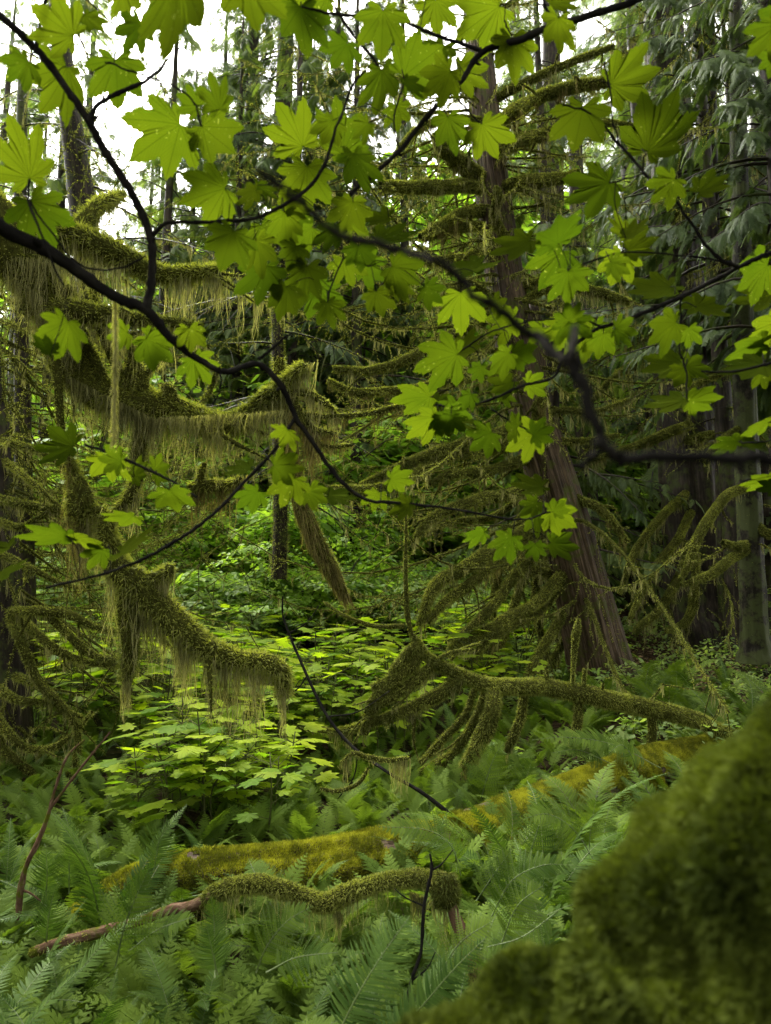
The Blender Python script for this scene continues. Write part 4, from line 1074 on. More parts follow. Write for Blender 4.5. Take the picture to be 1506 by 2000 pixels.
# ------------------------------------------------------------------ fallen mossy tree top
FT = thing('fallen_mossy_branch', 'fallen branch in bright moss, reaching left from the right bank, with mossy side fingers', 'branch', tuple(P(1400, 1430, 5.2)))
D = 4.9
ft = [
 ([(1440, 1445, 5.3, 13), (1400, 1424, 5.3, 14), (1340, 1402, 5.2, 16), (1280, 1388, 5.1, 17), (1180, 1368, 5, 18), (1080, 1352, 5, 17), (1000, 1345, 4.9, 16), (940, 1336, 4.9, 14), (890, 1318, 4.9, 12), (850, 1296, 4.9, 10), (825, 1270, 4.9, 7), (806, 1240, 4.9, 4)], dict(mossn=2.2, bl=.02, beard=.07, beards=1.2, twigs=0)),
 ([(905, 1322, D, 11), (870, 1345, D, 13), (820, 1375, D, 13), (770, 1395, D, 10), (700, 1420, D, 8), (640, 1432, D, 4)], dict(mossn=2, bl=.02, beard=.13, beards=2.2, twigs=4)),
 ([(850, 1296, D, 9), (820, 1325, D, 12), (780, 1350, D, 12), (740, 1375, D, 9), (712, 1402, D, 6)], dict(mossn=2, bl=.02, beard=.12, beards=2, twigs=3)),
 ([(826, 1272, D, 8), (800, 1305, D, 12), (765, 1335, D, 12), (735, 1362, D, 9), (715, 1392, D, 5)], dict(mossn=2, bl=.018, beard=.07, beards=1.5, twigs=2)),
 ([(815, 1256, D, 8), (795, 1275, D, 11), (775, 1300, D, 10), (755, 1328, D, 7), (725, 1342, D, 4)], dict(mossn=2, bl=.018, beard=.06, beards=1.2, twigs=2)),
 ([(812, 1250, D, 6), (812, 1285, D, 9), (808, 1315, D, 6)], dict(mossn=2, bl=.02, beard=.1, beards=2)),
 ([(964, 1338, D, 10), (962, 1380, 4.8, 15), (948, 1425, 4.8, 17), (930, 1460, 4.8, 14), (905, 1500, 4.8, 9)], dict(mossn=1.8, bl=.024, beard=.12, beards=2.5, lich=3, per=18)),
 ([(950, 1345, 5, 8), (930, 1400, 5, 9), (890, 1465, 5, 9), (850, 1495, 5, 9), (815, 1515, 5, 7), (790, 1560, 5, 4)], dict(mossn=1.6, bl=.018, beard=.09, beards=1.5, twigs=3)),
 ([(930, 1340, 5.1, 6), (905, 1400, 5.1, 7), (860, 1450, 5.1, 7), (820, 1490, 5.1, 5)], dict(mossn=1, bl=.018, beard=.08, beards=1, twigs=3)),
 ([(1025, 1350, 5, 8), (1015, 1400, 5, 9), (1000, 1440, 5, 9), (990, 1470, 5, 5)], dict(mossn=1.2, bl=.018, beard=.08, beards=1.5)),
 ([(1128, 1360, 5, 7), (1128, 1400, 5, 9), (1122, 1440, 5, 9), (1118, 1470, 5, 6)], dict(mossn=1.2, bl=.016, beard=.05, beards=1)),
 ([(1270, 1388, 5.1, 8), (1274, 1430, 5.1, 9), (1272, 1480, 5.1, 10)], dict(mossn=.6, bl=.014, beard=.04, beards=.6)),
 ([(1118, 1345, 5, 3), (1120, 1290, 5, 4), (1126, 1235, 5, 8), (1130, 1208, 5, 3)], dict(mossn=1, bl=.012, beard=.03, beards=.5)),
 ([(1140, 1345, 5, 4), (1143, 1305, 5, 4)], dict(mossn=1, bl=.012, beards=0)),
 ([(1176, 1350, 5, 3), (1178, 1334, 5, 3)], dict(mossn=1, bl=.01, beards=0)),
 ([(1068, 1345, 5, 5), (1068, 1305, 5, 4)], dict(mossn=1, bl=.012, beards=0)),
 ([(805, 1245, D, 4), (795, 1200, D, 5), (791, 1120, D, 4), (793, 1040, D, 3), (790, 960, D, 2)], dict(mossn=.7, bl=.012, beard=.03, beards=.4, twigs=5)),
 ([(790, 1222, D, 4), (740, 1224, D, 4), (700, 1214, D, 4), (660, 1196, D, 3), (636, 1176, D, 2)], dict(mossn=1, bl=.01, beard=.03, beards=.6)),
 ([(880, 1290, 5, 3), (900, 1270, 5, 3), (940, 1255, 5, 2)], dict(mossn=1, bl=.01, beards=.4, beard=.03)),
 ([(850, 1290, D, 3), (880, 1275, D, 4), (925, 1268, D, 2)], dict(mossn=1, bl=.012, beard=.05, beards=1)),
 ([(720, 1432, D, 5), (690, 1424, D, 5), (655, 1428, D, 4), (620, 1420, D, 3)], dict(mossn=1, bl=.012, beard=.03, beards=.5)),
]
for pl, kw in ft:
    mossy_limb(FT, pl, wd=.004, name='limb' if pl is not ft[0][0] else 'main_stem', **kw)
reparent(FT)

# thin arcs strung with drapes in the middle
CB = thing('drooping_twig', 'thin sagging twig hung with a veil of moss, below the fingers of the fallen branch', 'branch', tuple(P(790, 1470, 3.6)))
mossy_limb(CB, [(800, 1480, 3.6, 3), (760, 1485, 3.6, 5), (720, 1480, 3.6, 5), (690, 1472, 3.6, 4), (665, 1490, 3.6, 2)], beard=.16, beards=1.8, bl=.01, wd=.003, lich=2)
mossy_limb(CB, [(720, 1500, 3.6, 3), (700, 1530, 3.6, 4), (660, 1545, 3.6, 4), (625, 1540, 3.6, 3)], beard=.02, beards=.3, bl=.012, wd=.003)
reparent(CB)
DS = thing('bare_sapling', 'long bare dark stem slanting from the green shrubs down to the mossy log', 'branch', tuple(P(900, 1608, 3.6)))
g = G(); p, r = path3([(552, 1165, 4.2, 1.5), (556, 1215, 4.2, 2), (600, 1320, 4.1, 2.8), (640, 1400, 4, 3), (690, 1460, 3.9, 3.2), (760, 1510, 3.7, 3.4), (830, 1552, 3.6, 3.8), (900, 1608, 3.6, 5)], 6)
tube(g, p, r, 6, 0, .08)
for a_ in ([(600, 1320, 4.1, 1.8), (575, 1350, 4.1, 1.3), (520, 1365, 4.1, 1)], [(640, 1400, 4, 1.8), (700, 1390, 4, 1.3), (760, 1350, 4, 1)], [(560, 1240, 4.2, 1.5), (600, 1215, 4.2, 1), (625, 1180, 4.2, .8)], [(700, 1467, 3.9, 1.8), (690, 1520, 3.9, 1.3), (660, 1560, 3.9, 1)]):
    pp, rr = path3(a_, 5); tube(g, pp, rr, 5, 0, .1)
g.build('stem', [M['wet_bark']], DS); reparent(DS)

# ------------------------------------------------------------------ the golden-mossed log
LG = thing('mossy_log', 'fallen log under golden yellow moss, rising from lower left to right among ferns', 'log', tuple(P(700, 1760, 3.1)))
lp = [(90, 1900, 2.6, 50), (220, 1815, 2.72, 74), (330, 1776, 2.85, 84), (480, 1760, 2.95, 84), (620, 1745, 3.1, 82), (760, 1715, 3.3, 80), (900, 1680, 3.55, 78), (1030, 1635, 3.9, 74), (1150, 1580, 4.3, 68), (1260, 1535, 4.8, 60), (1380, 1505, 5.3, 52), (1500, 1480, 5.8, 46)]
lp = [(x, y - 10, d, r_) for x, y, d, r_ in lp]
p, r = path3(lp, 26)
g = G(); tube(g, p, r, 72, 0, .004, flute=lambda a, s: 1 + .05 * np.sin(17 * s + 1 + np.sin(2 * a)) * np.sin(7 * s) + .07 * np.sin(3 * a + 9 * s) + .03 * np.sin(7 * a - 14 * s) + .02 * np.sin(13 * a + 20 * s))
g.build('bark', [M['cedar_bark']], LG)
tv, tf = g.V[0].astype(float), g.Fs[4][0]
q = tv[tf]; fc = q.mean(1); fn = nrm(np.cross(q[:, 2] - q[:, 0], q[:, 3] - q[:, 1]))
nz = np.sin(fc @ np.array([13, 9, 11.])) + np.sin(fc @ np.array([-7, 17, 5.]) + 1) + np.sin(fc @ np.array([31, 27, 22.])) * .6
top = fn @ nrm(np.array([.1, -.35, 1.]))
n2 = np.sin(fc @ np.array([3.1, 5, 4.]) + 2 + 1.5 * np.sin(fc @ np.array([9, -14, 8.]))) + np.sin(fc @ np.array([-6, 3.7, 9.]) + 1.3 * np.sin(fc @ np.array([16, 12, 21.])))
ok = top + nz * .14 + n2 * .26 > .36
g = G()
moss_surf(g, tv, tf[ok], 300000, .013, .0026, grav=.0)
moss_surf(g, tv, tf[ok & (nz > .2)], 22000, .022, .0026, grav=.05)
g.build('moss_cover', [M['gold_moss']], LG)
reparent(LG)

# ------------------------------------------------------------------ mossy branch across the ferns in front
FB = thing('mossy_branch', 'crooked mossy branch over ferns before the log, its left end bare reddish bark', 'branch', tuple(P(870, 1730, 2.0)))
bp = [(60, 1862, 2.1, 9), (110, 1843, 2.1, 10), (190, 1822, 2.1, 11), (270, 1800, 2.1, 9), (335, 1776, 2.1, 10), (375, 1770, 2.05, 11), (420, 1748, 2.0, 12)]
p, r = path3(bp, 6); g = G(); tube(g, p, r, 10, 0, .05); moss(g, p[:12], r[:12], 300, .008, .0022, 1); g.build('bare_end', [M['red_bark'], M['moss']], FB)
mossy_limb(FB, [(400, 1758, 2.02, 12), (450, 1736, 2, 17), (520, 1728, 2, 17), (580, 1742, 2, 16), (640, 1762, 2, 18), (680, 1748, 2, 18), (720, 1732, 2, 15), (790, 1722, 2, 16), (840, 1722, 2, 18), (866, 1730, 2, 24)], beard=.085, beards=2.6, mossn=5, bl=.011, wd=.0018, name='mossy_stem', per=18, n=6, taper=.2)
mossy_limb(FB, [(866, 1705, 2, 18), (874, 1735, 2, 27), (872, 1765, 2, 20)], beard=.12, beards=5, mossn=5, bl=.014, wd=.002, name='knuckle')
p, r = path3([(875, 1750, 2, 12), (888, 1790, 1.97, 12), (905, 1830, 1.95, 14), (920, 1870, 1.92, 15), (935, 1920, 1.9, 13)], 6)
g = G(); tube(g, p, r, 10, 0, .05); moss(g, p[10:], r[10:], 1500, .014, .0024, 1); strands(g, p[8:], r[8:], 8, 10, .05, .002, 2); g.build('broken_end', [M['red_bark'], M['moss'], M['lichen']], FB)
g = G(); p, r = path3([(660, 1766, 2, 18), (664, 1775, 2, 15)], 3); strands(g, p, r, 8, 26, .085, .0024, 0, .03, lo=.7); g.build('beard', [M['lichen']], FB); g = G(); p, r = path3([(800, 1740, 2, 14), (870, 1762, 2, 14)], 3); strands(g, p, r, 9, 22, .11, .0024, 0, .016, lo=.5)
g.build('beard', [M['lichen']], FB)
reparent(FB)
VS = thing('thin_dark_stem', 'thin dark upright stem crossing the knuckle of the mossy branch', 'branch', tuple(P(795, 2000, 1.9)))
g = G(); p, r = path3([(785, 2040, 1.9, 4), (800, 1930, 1.9, 3.6), (822, 1860, 1.9, 3.4), (828, 1770, 1.92, 3.6), (843, 1700, 1.92, 3.2), (840, 1668, 1.92, 2)], 5); tube(g, p, r, 6, 0, .12)
for a_ in ([(843, 1700, 1.92, 2.2), (862, 1688, 1.92, 1.6), (885, 1660, 1.93, 1)], [(828, 1770, 1.92, 2), (790, 1752, 1.9, 1.4), (770, 1735, 1.9, 1)], [(805, 1915, 1.9, 2), (835, 1890, 1.9, 1.4), (850, 1860, 1.9, 1)]):
    pp, rr = path3(a_, 5); tube(g, pp, rr, 5, 0, .1)
g.build('stem', [M['wet_bark']], VS); reparent(VS)
LS = thing('forked_sapling', 'thin forked bare sapling standing in the ferns at lower left', 'sapling', tuple(P(30, 1860, 2.4)))
g = G()
for pl in ([(28, 1870, 2.4, 6), (36, 1790, 2.4, 6), (40, 1740, 2.4, 7), (52, 1690, 2.4, 5), (76, 1640, 2.4, 5), (95, 1590, 2.4, 4), (105, 1550, 2.4, 3), (130, 1480, 2.4, 2.5), (165, 1445, 2.4, 1.5)], [(98, 1580, 2.4, 3), (150, 1510, 2.4, 2.5), (215, 1430, 2.4, 1.5)], [(42, 1738, 2.4, 3), (60, 1745, 2.4, 2), (80, 1760, 2.4, 1.5)]):
    p, r = path3(pl, 5); tube(g, p, r, 6, 0, .08)
g.build('stem', [M['red_bark']], LS); reparent(LS)

# ------------------------------------------------------------------ the close mossy trunk at lower right
NT = thing('leaning_mossy_trunk', 'very close leaning trunk wrapped in deep dark moss, blurred, lower right corner', 'tree trunk', tuple(P(1500, 2000, .6)))
def nt_axis(s): return (2080 - 1060 * s, 1560 + 1060 * s)
pl = []
off = lambda x, y, w: (x + .707 * w, y + .707 * w)
edge = [(1640, 1290), (1506, 1372), (1400, 1450), (1320, 1490), (1262, 1560), (1205, 1640), (1150, 1720), (1080, 1810), (1010, 1870), (930, 1925), (850, 1985), (740, 2060), (600, 2160)]
for i, (x, y) in enumerate(edge):
    w_ = 350
    x += 66 + 50 * min(1, max(0, (y - 1600) / 350)); y += 30
    pl.append((x + .75 * w_, y + .66 * w_, .37, w_))
p, r = path3(pl, 5)
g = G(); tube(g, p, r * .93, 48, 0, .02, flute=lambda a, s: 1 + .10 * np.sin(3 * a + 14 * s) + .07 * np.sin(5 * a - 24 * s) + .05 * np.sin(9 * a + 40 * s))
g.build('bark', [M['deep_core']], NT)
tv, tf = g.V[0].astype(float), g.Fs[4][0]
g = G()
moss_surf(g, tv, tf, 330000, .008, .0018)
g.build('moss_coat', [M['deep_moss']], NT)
reparent(NT)


# ------------------------------------------------------------------ ferns
def frond(g, p, kind, Wd, nh, seed=0, mi=(0, 1)):
    """one frond along a 3D curve; kind 'sword' = once-cut, 'lady' = twice-cut"""
    r = np.random.default_rng(seed)
    T, _, _ = frames(p)
    L = np.linalg.norm(np.diff(p, axis=0), axis=1).sum()
    tube(g, p, np.linspace(.0032, .0010, len(p)) * (1 if L > .4 else .7), 3, mi[1])
    if kind == 'sword':
        n = int(32 + L * 26)
        u = np.linspace(.13, .995, n)
        prof = np.minimum(1, ((u - .1) / .12)) ** .6 * (1 - ((u - .13) / .87) ** 3.2) * .97 + .03
        prof = prof * (1 - .25 * u)
        an = np.radians(82 - 30 * u)
    else:
        n = int(14 + L * 12)
        u = np.linspace(.16, .99, n)
        prof = np.clip((u - .08) / .26, 0, 1) ** .7 * (1 - u) ** .85 * 1.55 + .02
        an = np.radians(74 - 26 * u)
    c, TT, _ = sample(p, 1.0, n, u)
    nh = np.broadcast_to(nh, c.shape)
    B = nrm(np.cross(TT, nh)); N = np.cross(B, TT)
    for sg in (-1, 1):
        ln = Wd * prof * r.uniform(.9, 1.08, n)
        a = an + r.normal(0, .05, n)
        d = nrm(TT * np.cos(a)[:, None] + B * (sg * np.sin(a))[:, None] + N * (.10 - .0 * u)[:, None] + r.normal(0, .05, (n, 3)))
        if kind == 'sword':
            wv = nrm(np.cross(N, d))
            q = np.array([0, .12, .5, .82, 1.0]); wq = np.array([.35, 1, .8, .45, .02]) * .5
            hw = np.minimum(.0085, L / n * .42) * (.5 + .5 * prof)[:, None, None]
            ctr = c[:, None] + d[:, None] * (ln[:, None] * q)[..., None]
            ctr = ctr + (TT[:, None] * (ln[:, None] * q ** 2 * .12)[..., None]) - N[:, None] * (ln[:, None] * q ** 2 * .22)[..., None]
            v = np.stack([ctr - wv[:, None] * wq[None, :, None] * 2 * hw, ctr + wv[:, None] * wq[None, :, None] * 2 * hw], 2)
            K = 5; k = np.arange(n)[:, None, None] * 2 * K + np.arange(K - 1)[None, :, None] * 2
            g.add(v, (k + np.array([0, 1, 3, 2])).reshape(-1, 4), mi[0], np.repeat(np.clip(r.normal(.5, .15, n), 0, 1), 2 * K))
        else:
            m = 13
            q = np.linspace(.06, .97, m)
            pin = np.repeat(c[:, None] + d[:, None] * (ln[:, None] * q)[..., None] - N[:, None] * (ln[:, None] * q ** 2 * .20)[..., None], 2, axis=1)
            sd2 = np.tile([-1, 1], m)[None, :, None]
            wv = nrm(np.cross(N, d))
            d2 = nrm(d[:, None] * .62 + wv[:, None] * sd2 * .8 - N[:, None] * .12)
            l2 = (np.minimum(ln * .27, L / n * .64)[:, None] * np.repeat((1 - q) ** .6 + .15, 2))[..., None]
            w2 = nrm(np.cross(np.broadcast_to(N[:, None], d2.shape), d2)) * l2 * .26
            v = np.stack([pin, pin + d2 * l2 * .4 + w2, pin + d2 * l2, pin + d2 * l2 * .45 - w2], 2)
            k = np.arange(n * 2 * m)[:, None] * 4
            g.add(v, k + np.arange(4), mi[0], np.repeat(np.clip(r.normal(.5, .15, n), 0, 1), 2 * m * 4))
            e = c + d * ln[:, None] * .96 - N * (ln * .19)[:, None]; ws = wv * .0009
            v = np.stack([c - ws, c + ws, e + ws, e - ws], 1); k = np.arange(n)[:, None] * 4
            g.add(v, k + np.arange(4), mi[1])


def arc(L, el, bend, n=14, side=0.0):
    """rises at elevation el then bends over; starts at the origin, runs along +X"""
    t = np.linspace(0, 1, n)
    a = el - bend * t ** 1.4
    dx = np.cos(a); dz = np.sin(a)
    x = np.concatenate([[0], np.cumsum(dx[:-1])]) * L / n; z = np.concatenate([[0], np.cumsum(dz[:-1])]) * L / n
    return np.stack([x, side * L * t ** 2, z], -1)


FROND = {}
for kind, specs in {'sword': [(.75, 1.15, 1.2, .085), (.85, .95, 1.1, .095), (.6, .75, .9, .075), (.7, 1.25, .8, .08)],
                    'lady': [(.7, 1.2, 1.1, .14), (.62, .9, 1.0, .13), (.75, 1.05, 1.25, .16), (.5, .7, .8, .11)]}.items():
    for k, (L, el, bend, W_) in enumerate(specs):
        g = G(); frond(g, arc(L, el, bend, side=rng.uniform(-.12, .12)), kind, W_, np.array([-.5, 0, 1.]), 100 + k)
        FROND[kind, k] = g.mesh(kind + '_frond', [M[kind], M['rachis']])


def fern(kind, x, y, s, n, label, group, z=None, az=None, spread=3.14, seed=None):
    r = np.random.default_rng(seed if seed is not None else int(abs(x * 7919 + y * 104729) * 10) % 99991)
    t = thing(f'{kind}_fern', label, 'fern', (x, y, (float(hgt(x, y)) - .02) if z is None else z), group)
    t.rotation_euler = (0, 0, 0); t.scale = (s,) * 3
    for i in range(n):
        o = bpy.data.objects.new('frond', FROND[kind, int(r.integers(0, 4))]); COL.objects.link(o); o.parent = t
        a = (i + r.uniform(-.3, .3)) / n * 2 * np.pi if az is None else az + r.uniform(-spread, spread)
        o.rotation_euler = (r.normal(0, .25), r.normal(0, .18), a); f_ = r.uniform(.7, 1.2); o.scale = (f_, f_, f_)
    return t


logp, logr = path3(lp, 4)
cnt = 0
def zone_label(kind, x, y):
    px = CX + F * x / y
    side = 'at the left edge' if px < 260 else 'left of the mossy branch knuckle' if px < 620 else 'around the mossy branch knuckle' if px < 950 else 'beside the close mossy trunk'
    dist = 'in the bottom front rank' if y < 1.9 else 'in front of the golden log' if y < 3.0 else 'just beyond the golden log' if y < 4.3 else 'far beyond the golden log'
    return side, dist
pts = []
tries = 0
while len(pts) < 340 and tries < 40000:
    tries += 1
    y = 1.35 + 7.6 * rng.random() ** 1.7; x = rng.uniform(-.6, .6) * y
    sp = .13 + .045 * y
    if y > 4.4 and -.5 * y < x < .04 * y and rng.random() < .8: continue
    if y > 5.5 and x > .3 * y and rng.random() < .7: continue
    if min(np.hypot(logp[:, 0] - x, logp[:, 1] - y)) < .16: continue
    if x > .3 and y < 1.8: continue
    pxx = CX + F * x / y; ly = float(np.interp(x, logp[:, 0], logp[:, 1]))
    if 250 < pxx < 1250 and ly - .3 < y < ly + .05 and rng.random() < .7: continue
    if any((x - a) ** 2 + (y - b) ** 2 < sp * sp for a, b in pts): continue
    pts.append((x, y))
made = {}
for x, y in pts:
    px = CX + F * x / y
    kind = 'lady' if rng.random() < (.75 if px > 620 else .4) else 'sword'
    side, dist = zone_label(kind, x, y)
    s = rng.uniform(.50, .80) * (.95 if y < 1.9 else 1.0)
    pxx = CX + F * x / y; s *= 1.12
    j = int(np.argmin(np.abs(logp[:, 0] / logp[:, 1] - x / y)))
    def cap(py): return (1.6 - y * math.tan(math.atan((py - CY) / F) - PITCH) - float(hgt(x, y))) / .70
    ltop = {0: 0}
    lt = float(np.interp(pxx, [200, 500, 700, 850, 1000, 1100, 1200, 1340], [1735, 1690, 1662, 1620, 1580, 1530, 1500, 1465]))
    if y < 2.0 and 300 < pxx < 960: s = min(s, cap(1800))
    elif y < logp[j, 1] and pxx < 1300 and rng.random() < (.85 if 280 < pxx < 740 else .4): s = min(s, cap(lt + 85))
    elif y >= logp[j, 1] and y < 6: s = min(s, cap(lt - 60 if pxx > 760 else 1570))
    s = max(s, .33)
    if made.get(kind, 0) > 175: continue
    made[kind] = made.get(kind, 0) + 1
    word = 'light lacy lady fern' if kind == 'lady' else 'deep green sword fern'
    fern(kind, x, y, s, int(rng.integers(10, 14)) if y < 3.2 else int(rng.integers(8, 11)) if y < 5 else int(rng.integers(5, 8)), f'{word} {side}, {dist}', f'{kind} ferns {side} {dist}')

# fronds one can point at, traced along their stalks
def traced(kind, label, fronds, name=None):
    a = fronds[0][0][0]
    t = thing(f'{kind}_fern', label, 'fern', tuple(P(*a[:3])))
    for k, (pl, Wpx) in enumerate(fronds):
        p, _ = path3([(x, y, d, 1) for x, y, d in pl], 6)
        g = G(); frond(g, p, kind, Wpx * (.82 if kind == 'lady' else .9) / F * pl[1][2], np.array([0, -.65, .75]), 300 + k)
        g.build('frond', [M[kind], M['rachis']], t)
    reparent(t)
traced('sword', 'large deep green sword fern frond leaning up right at the bottom centre', [([(650, 2040, 1.35), (700, 1940, 1.4), (750, 1860, 1.45), (800, 1790, 1.5)], 100), ([(700, 2060, 1.35), (800, 1990, 1.4), (880, 1900, 1.4), (950, 1830, 1.42)], 70)])
traced('lady', 'tall pale lady fern with upright triangular fronds behind the right half of the log', [
    ([(935, 1590, 4.3), (945, 1540, 4.3), (965, 1480, 4.3), (985, 1450, 4.25)], 75), ([(1015, 1560, 4.3), (1025, 1530, 4.3), (1040, 1480, 4.3)], 50), ([(925, 1600, 4.3), (900, 1560, 4.2), (860, 1530, 4.1)], 55)])
traced('lady', 'arching lady fern reaching right over the golden log below the fallen branch', [
    ([(1290, 1500, 4.5), (1200, 1455, 4.4), (1110, 1440, 4.3), (1040, 1445, 4.2)], 50), ([(1250, 1530, 4.4), (1235, 1480, 4.3), (1215, 1455, 4.3), (1190, 1470, 4.2)], 50), ([(1190, 1490, 4.4), (1130, 1465, 4.3), (1080, 1470, 4.2)], 42)])
traced('lady', 'broad lady fern spilling down over the middle of the golden log', [
    ([(1160, 1680, 2.9), (1120, 1620, 2.9), (1070, 1590, 2.85), (1020, 1600, 2.8)], 75), ([(1030, 1680, 2.9), (1050, 1620, 2.9), (1065, 1560, 2.9)], 70), ([(900, 1710, 2.8), (880, 1650, 2.8), (830, 1620, 2.8), (740, 1615, 2.75)], 75),
    ([(1150, 1660, 2.9), (1155, 1610, 2.9), (1165, 1560, 2.9)], 60)])
traced('lady', 'lady fern with long fronds fanned over the left part of the mossy branch', [
    ([(225, 1890, 1.75), (240, 1820, 1.75), (262, 1760, 1.75), (290, 1700, 1.75)], 110), ([(250, 1860, 1.75), (310, 1815, 1.75), (380, 1790, 1.7)], 60)])
traced('sword', 'upright sword fern frond standing before the dark hollow under the branch', [([(425, 1905, 1.8), (415, 1860, 1.8), (405, 1815, 1.8)], 50), ([(420, 1910, 1.8), (418, 1800, 1.9), (412, 1750, 1.9)], 45)])
traced('sword', 'sword fern with raised narrow fronds at left, above the bare branch end', [
    ([(90, 1850, 2.1), (95, 1790, 2.1), (108, 1730, 2.1)], 50), ([(90, 1760, 2.4), (92, 1700, 2.4), (90, 1660, 2.4)], 55), ([(135, 1745, 2.4), (135, 1690, 2.4), (136, 1650, 2.4)], 50), ([(300, 1700, 2.5), (312, 1640, 2.5), (330, 1610, 2.5)], 70)])
traced('lady', 'lady fern splayed beneath the drooping beards right of the hollow', [
    ([(500, 1900, 1.7), (520, 1850, 1.7), (560, 1800, 1.7), (610, 1770, 1.7)], 75), ([(520, 1900, 1.65), (580, 1870, 1.65), (660, 1860, 1.6)], 70), ([(860, 1900, 1.7), (900, 1840, 1.7), (960, 1800, 1.7)], 85), ([(980, 1840, 1.8), (1010, 1770, 1.8), (1060, 1730, 1.8)], 80)])
traced('lady', 'lady fern fronds tucked between the knuckle and the close mossy trunk', [
    ([(960, 1790, 2.1), (1000, 1720, 2.1), (1060, 1690, 2.1), (1120, 1690, 2.1)], 70), ([(930, 1760, 2.2), (970, 1700, 2.2), (1000, 1660, 2.2)], 70), ([(1090, 1780, 1.9), (1020, 1830, 1.9), (950, 1850, 1.9)], 60)])

# a low lace of small fern fronds under and between the big ones: nobody could count it
g0 = G(); frond(g0, arc(.34, .95, 1.0, 7), 'lady', .055, np.array([-.5, 0, 1.]), 9)
pv = np.concatenate(g0.V).astype(float); pf = np.concatenate(g0.Fs[4])
g = G(); n = 3600
y = 1.3 + 6 * rng.random(n) ** 1.3; x = rng.uniform(-.58, .58, n) * y
dl = np.min(np.hypot(x[:, None] - logp[None, :, 0], y[:, None] - logp[None, :, 1]), axis=1); k_ = dl > .17; x, y = x[k_], y[k_]; n = len(x)
a = rng.uniform(0, 6.28, n)
rep(g, (pv, pf, np.full(len(pv), .5)), np.stack([np.cos(a), np.sin(a), rng.uniform(-.2, .35, n)], -1), np.stack([rng.normal(0, .2, n), rng.normal(0, .2, n), np.ones(n)], -1), np.stack([x, y, hgt(x, y) - .01], -1), rng.uniform(.5, 1.3, n))
tag(g.build('fern_undergrowth', M['lady']), 'low lacy carpet of small fern fronds filling the gaps between the larger ferns', 'undergrowth', kind='stuff')

# low plants and litter under the right-hand trees: nobody could count them
g = G()
n = 26000
y = rng.uniform(5.2, 16, n); x = rng.uniform(.1, .62, n) * y
gn = np.sin(x * 3.1 + 1) + np.sin(y * 2.7) + np.sin(x * 6.3 - y * 5.1) * .7
k_ = gn > -.5; x, y = x[k_], y[k_]; n = len(x)
b = np.stack([x, y, hgt(x, y) + rng.uniform(0, .22, n) * np.clip(gn[k_], .2, 1.5)], -1)
rep(g, SML, nrm(np.stack([rng.normal(size=n), rng.normal(size=n), rng.normal(0, .4, n)], -1)), np.stack([rng.normal(0, .4, n), rng.normal(0, .4, n), np.ones(n)], -1), b, rng.uniform(.03, .085, n))
tag(g.build('ground_cover', M['shrub_leaf']), 'small leafy ground cover on the slope at the right', 'ground cover', kind='stuff')
g = G()
n = 9000
y = rng.uniform(7, 16, n); x = rng.uniform(.2, .62, n) * y
b = np.stack([x, y, hgt(x, y) + .01 + .03 * rng.random(n)], -1)
rep(g, SML, nrm(np.stack([rng.normal(size=n), rng.normal(size=n), rng.normal(0, .2, n)], -1)), np.stack([rng.normal(0, .3, n), rng.normal(0, .3, n), np.ones(n)], -1), b, rng.uniform(.03, .07, n))
ml = leafy('dead_leaves', (.05, .03, .015), (.22, .14, .07), trans=.1, rough=.7, nscale=5)
tag(g.build('leaf_litter', ml), 'brown dead leaves and twigs under the trees at the right', 'leaf litter', kind='stuff')

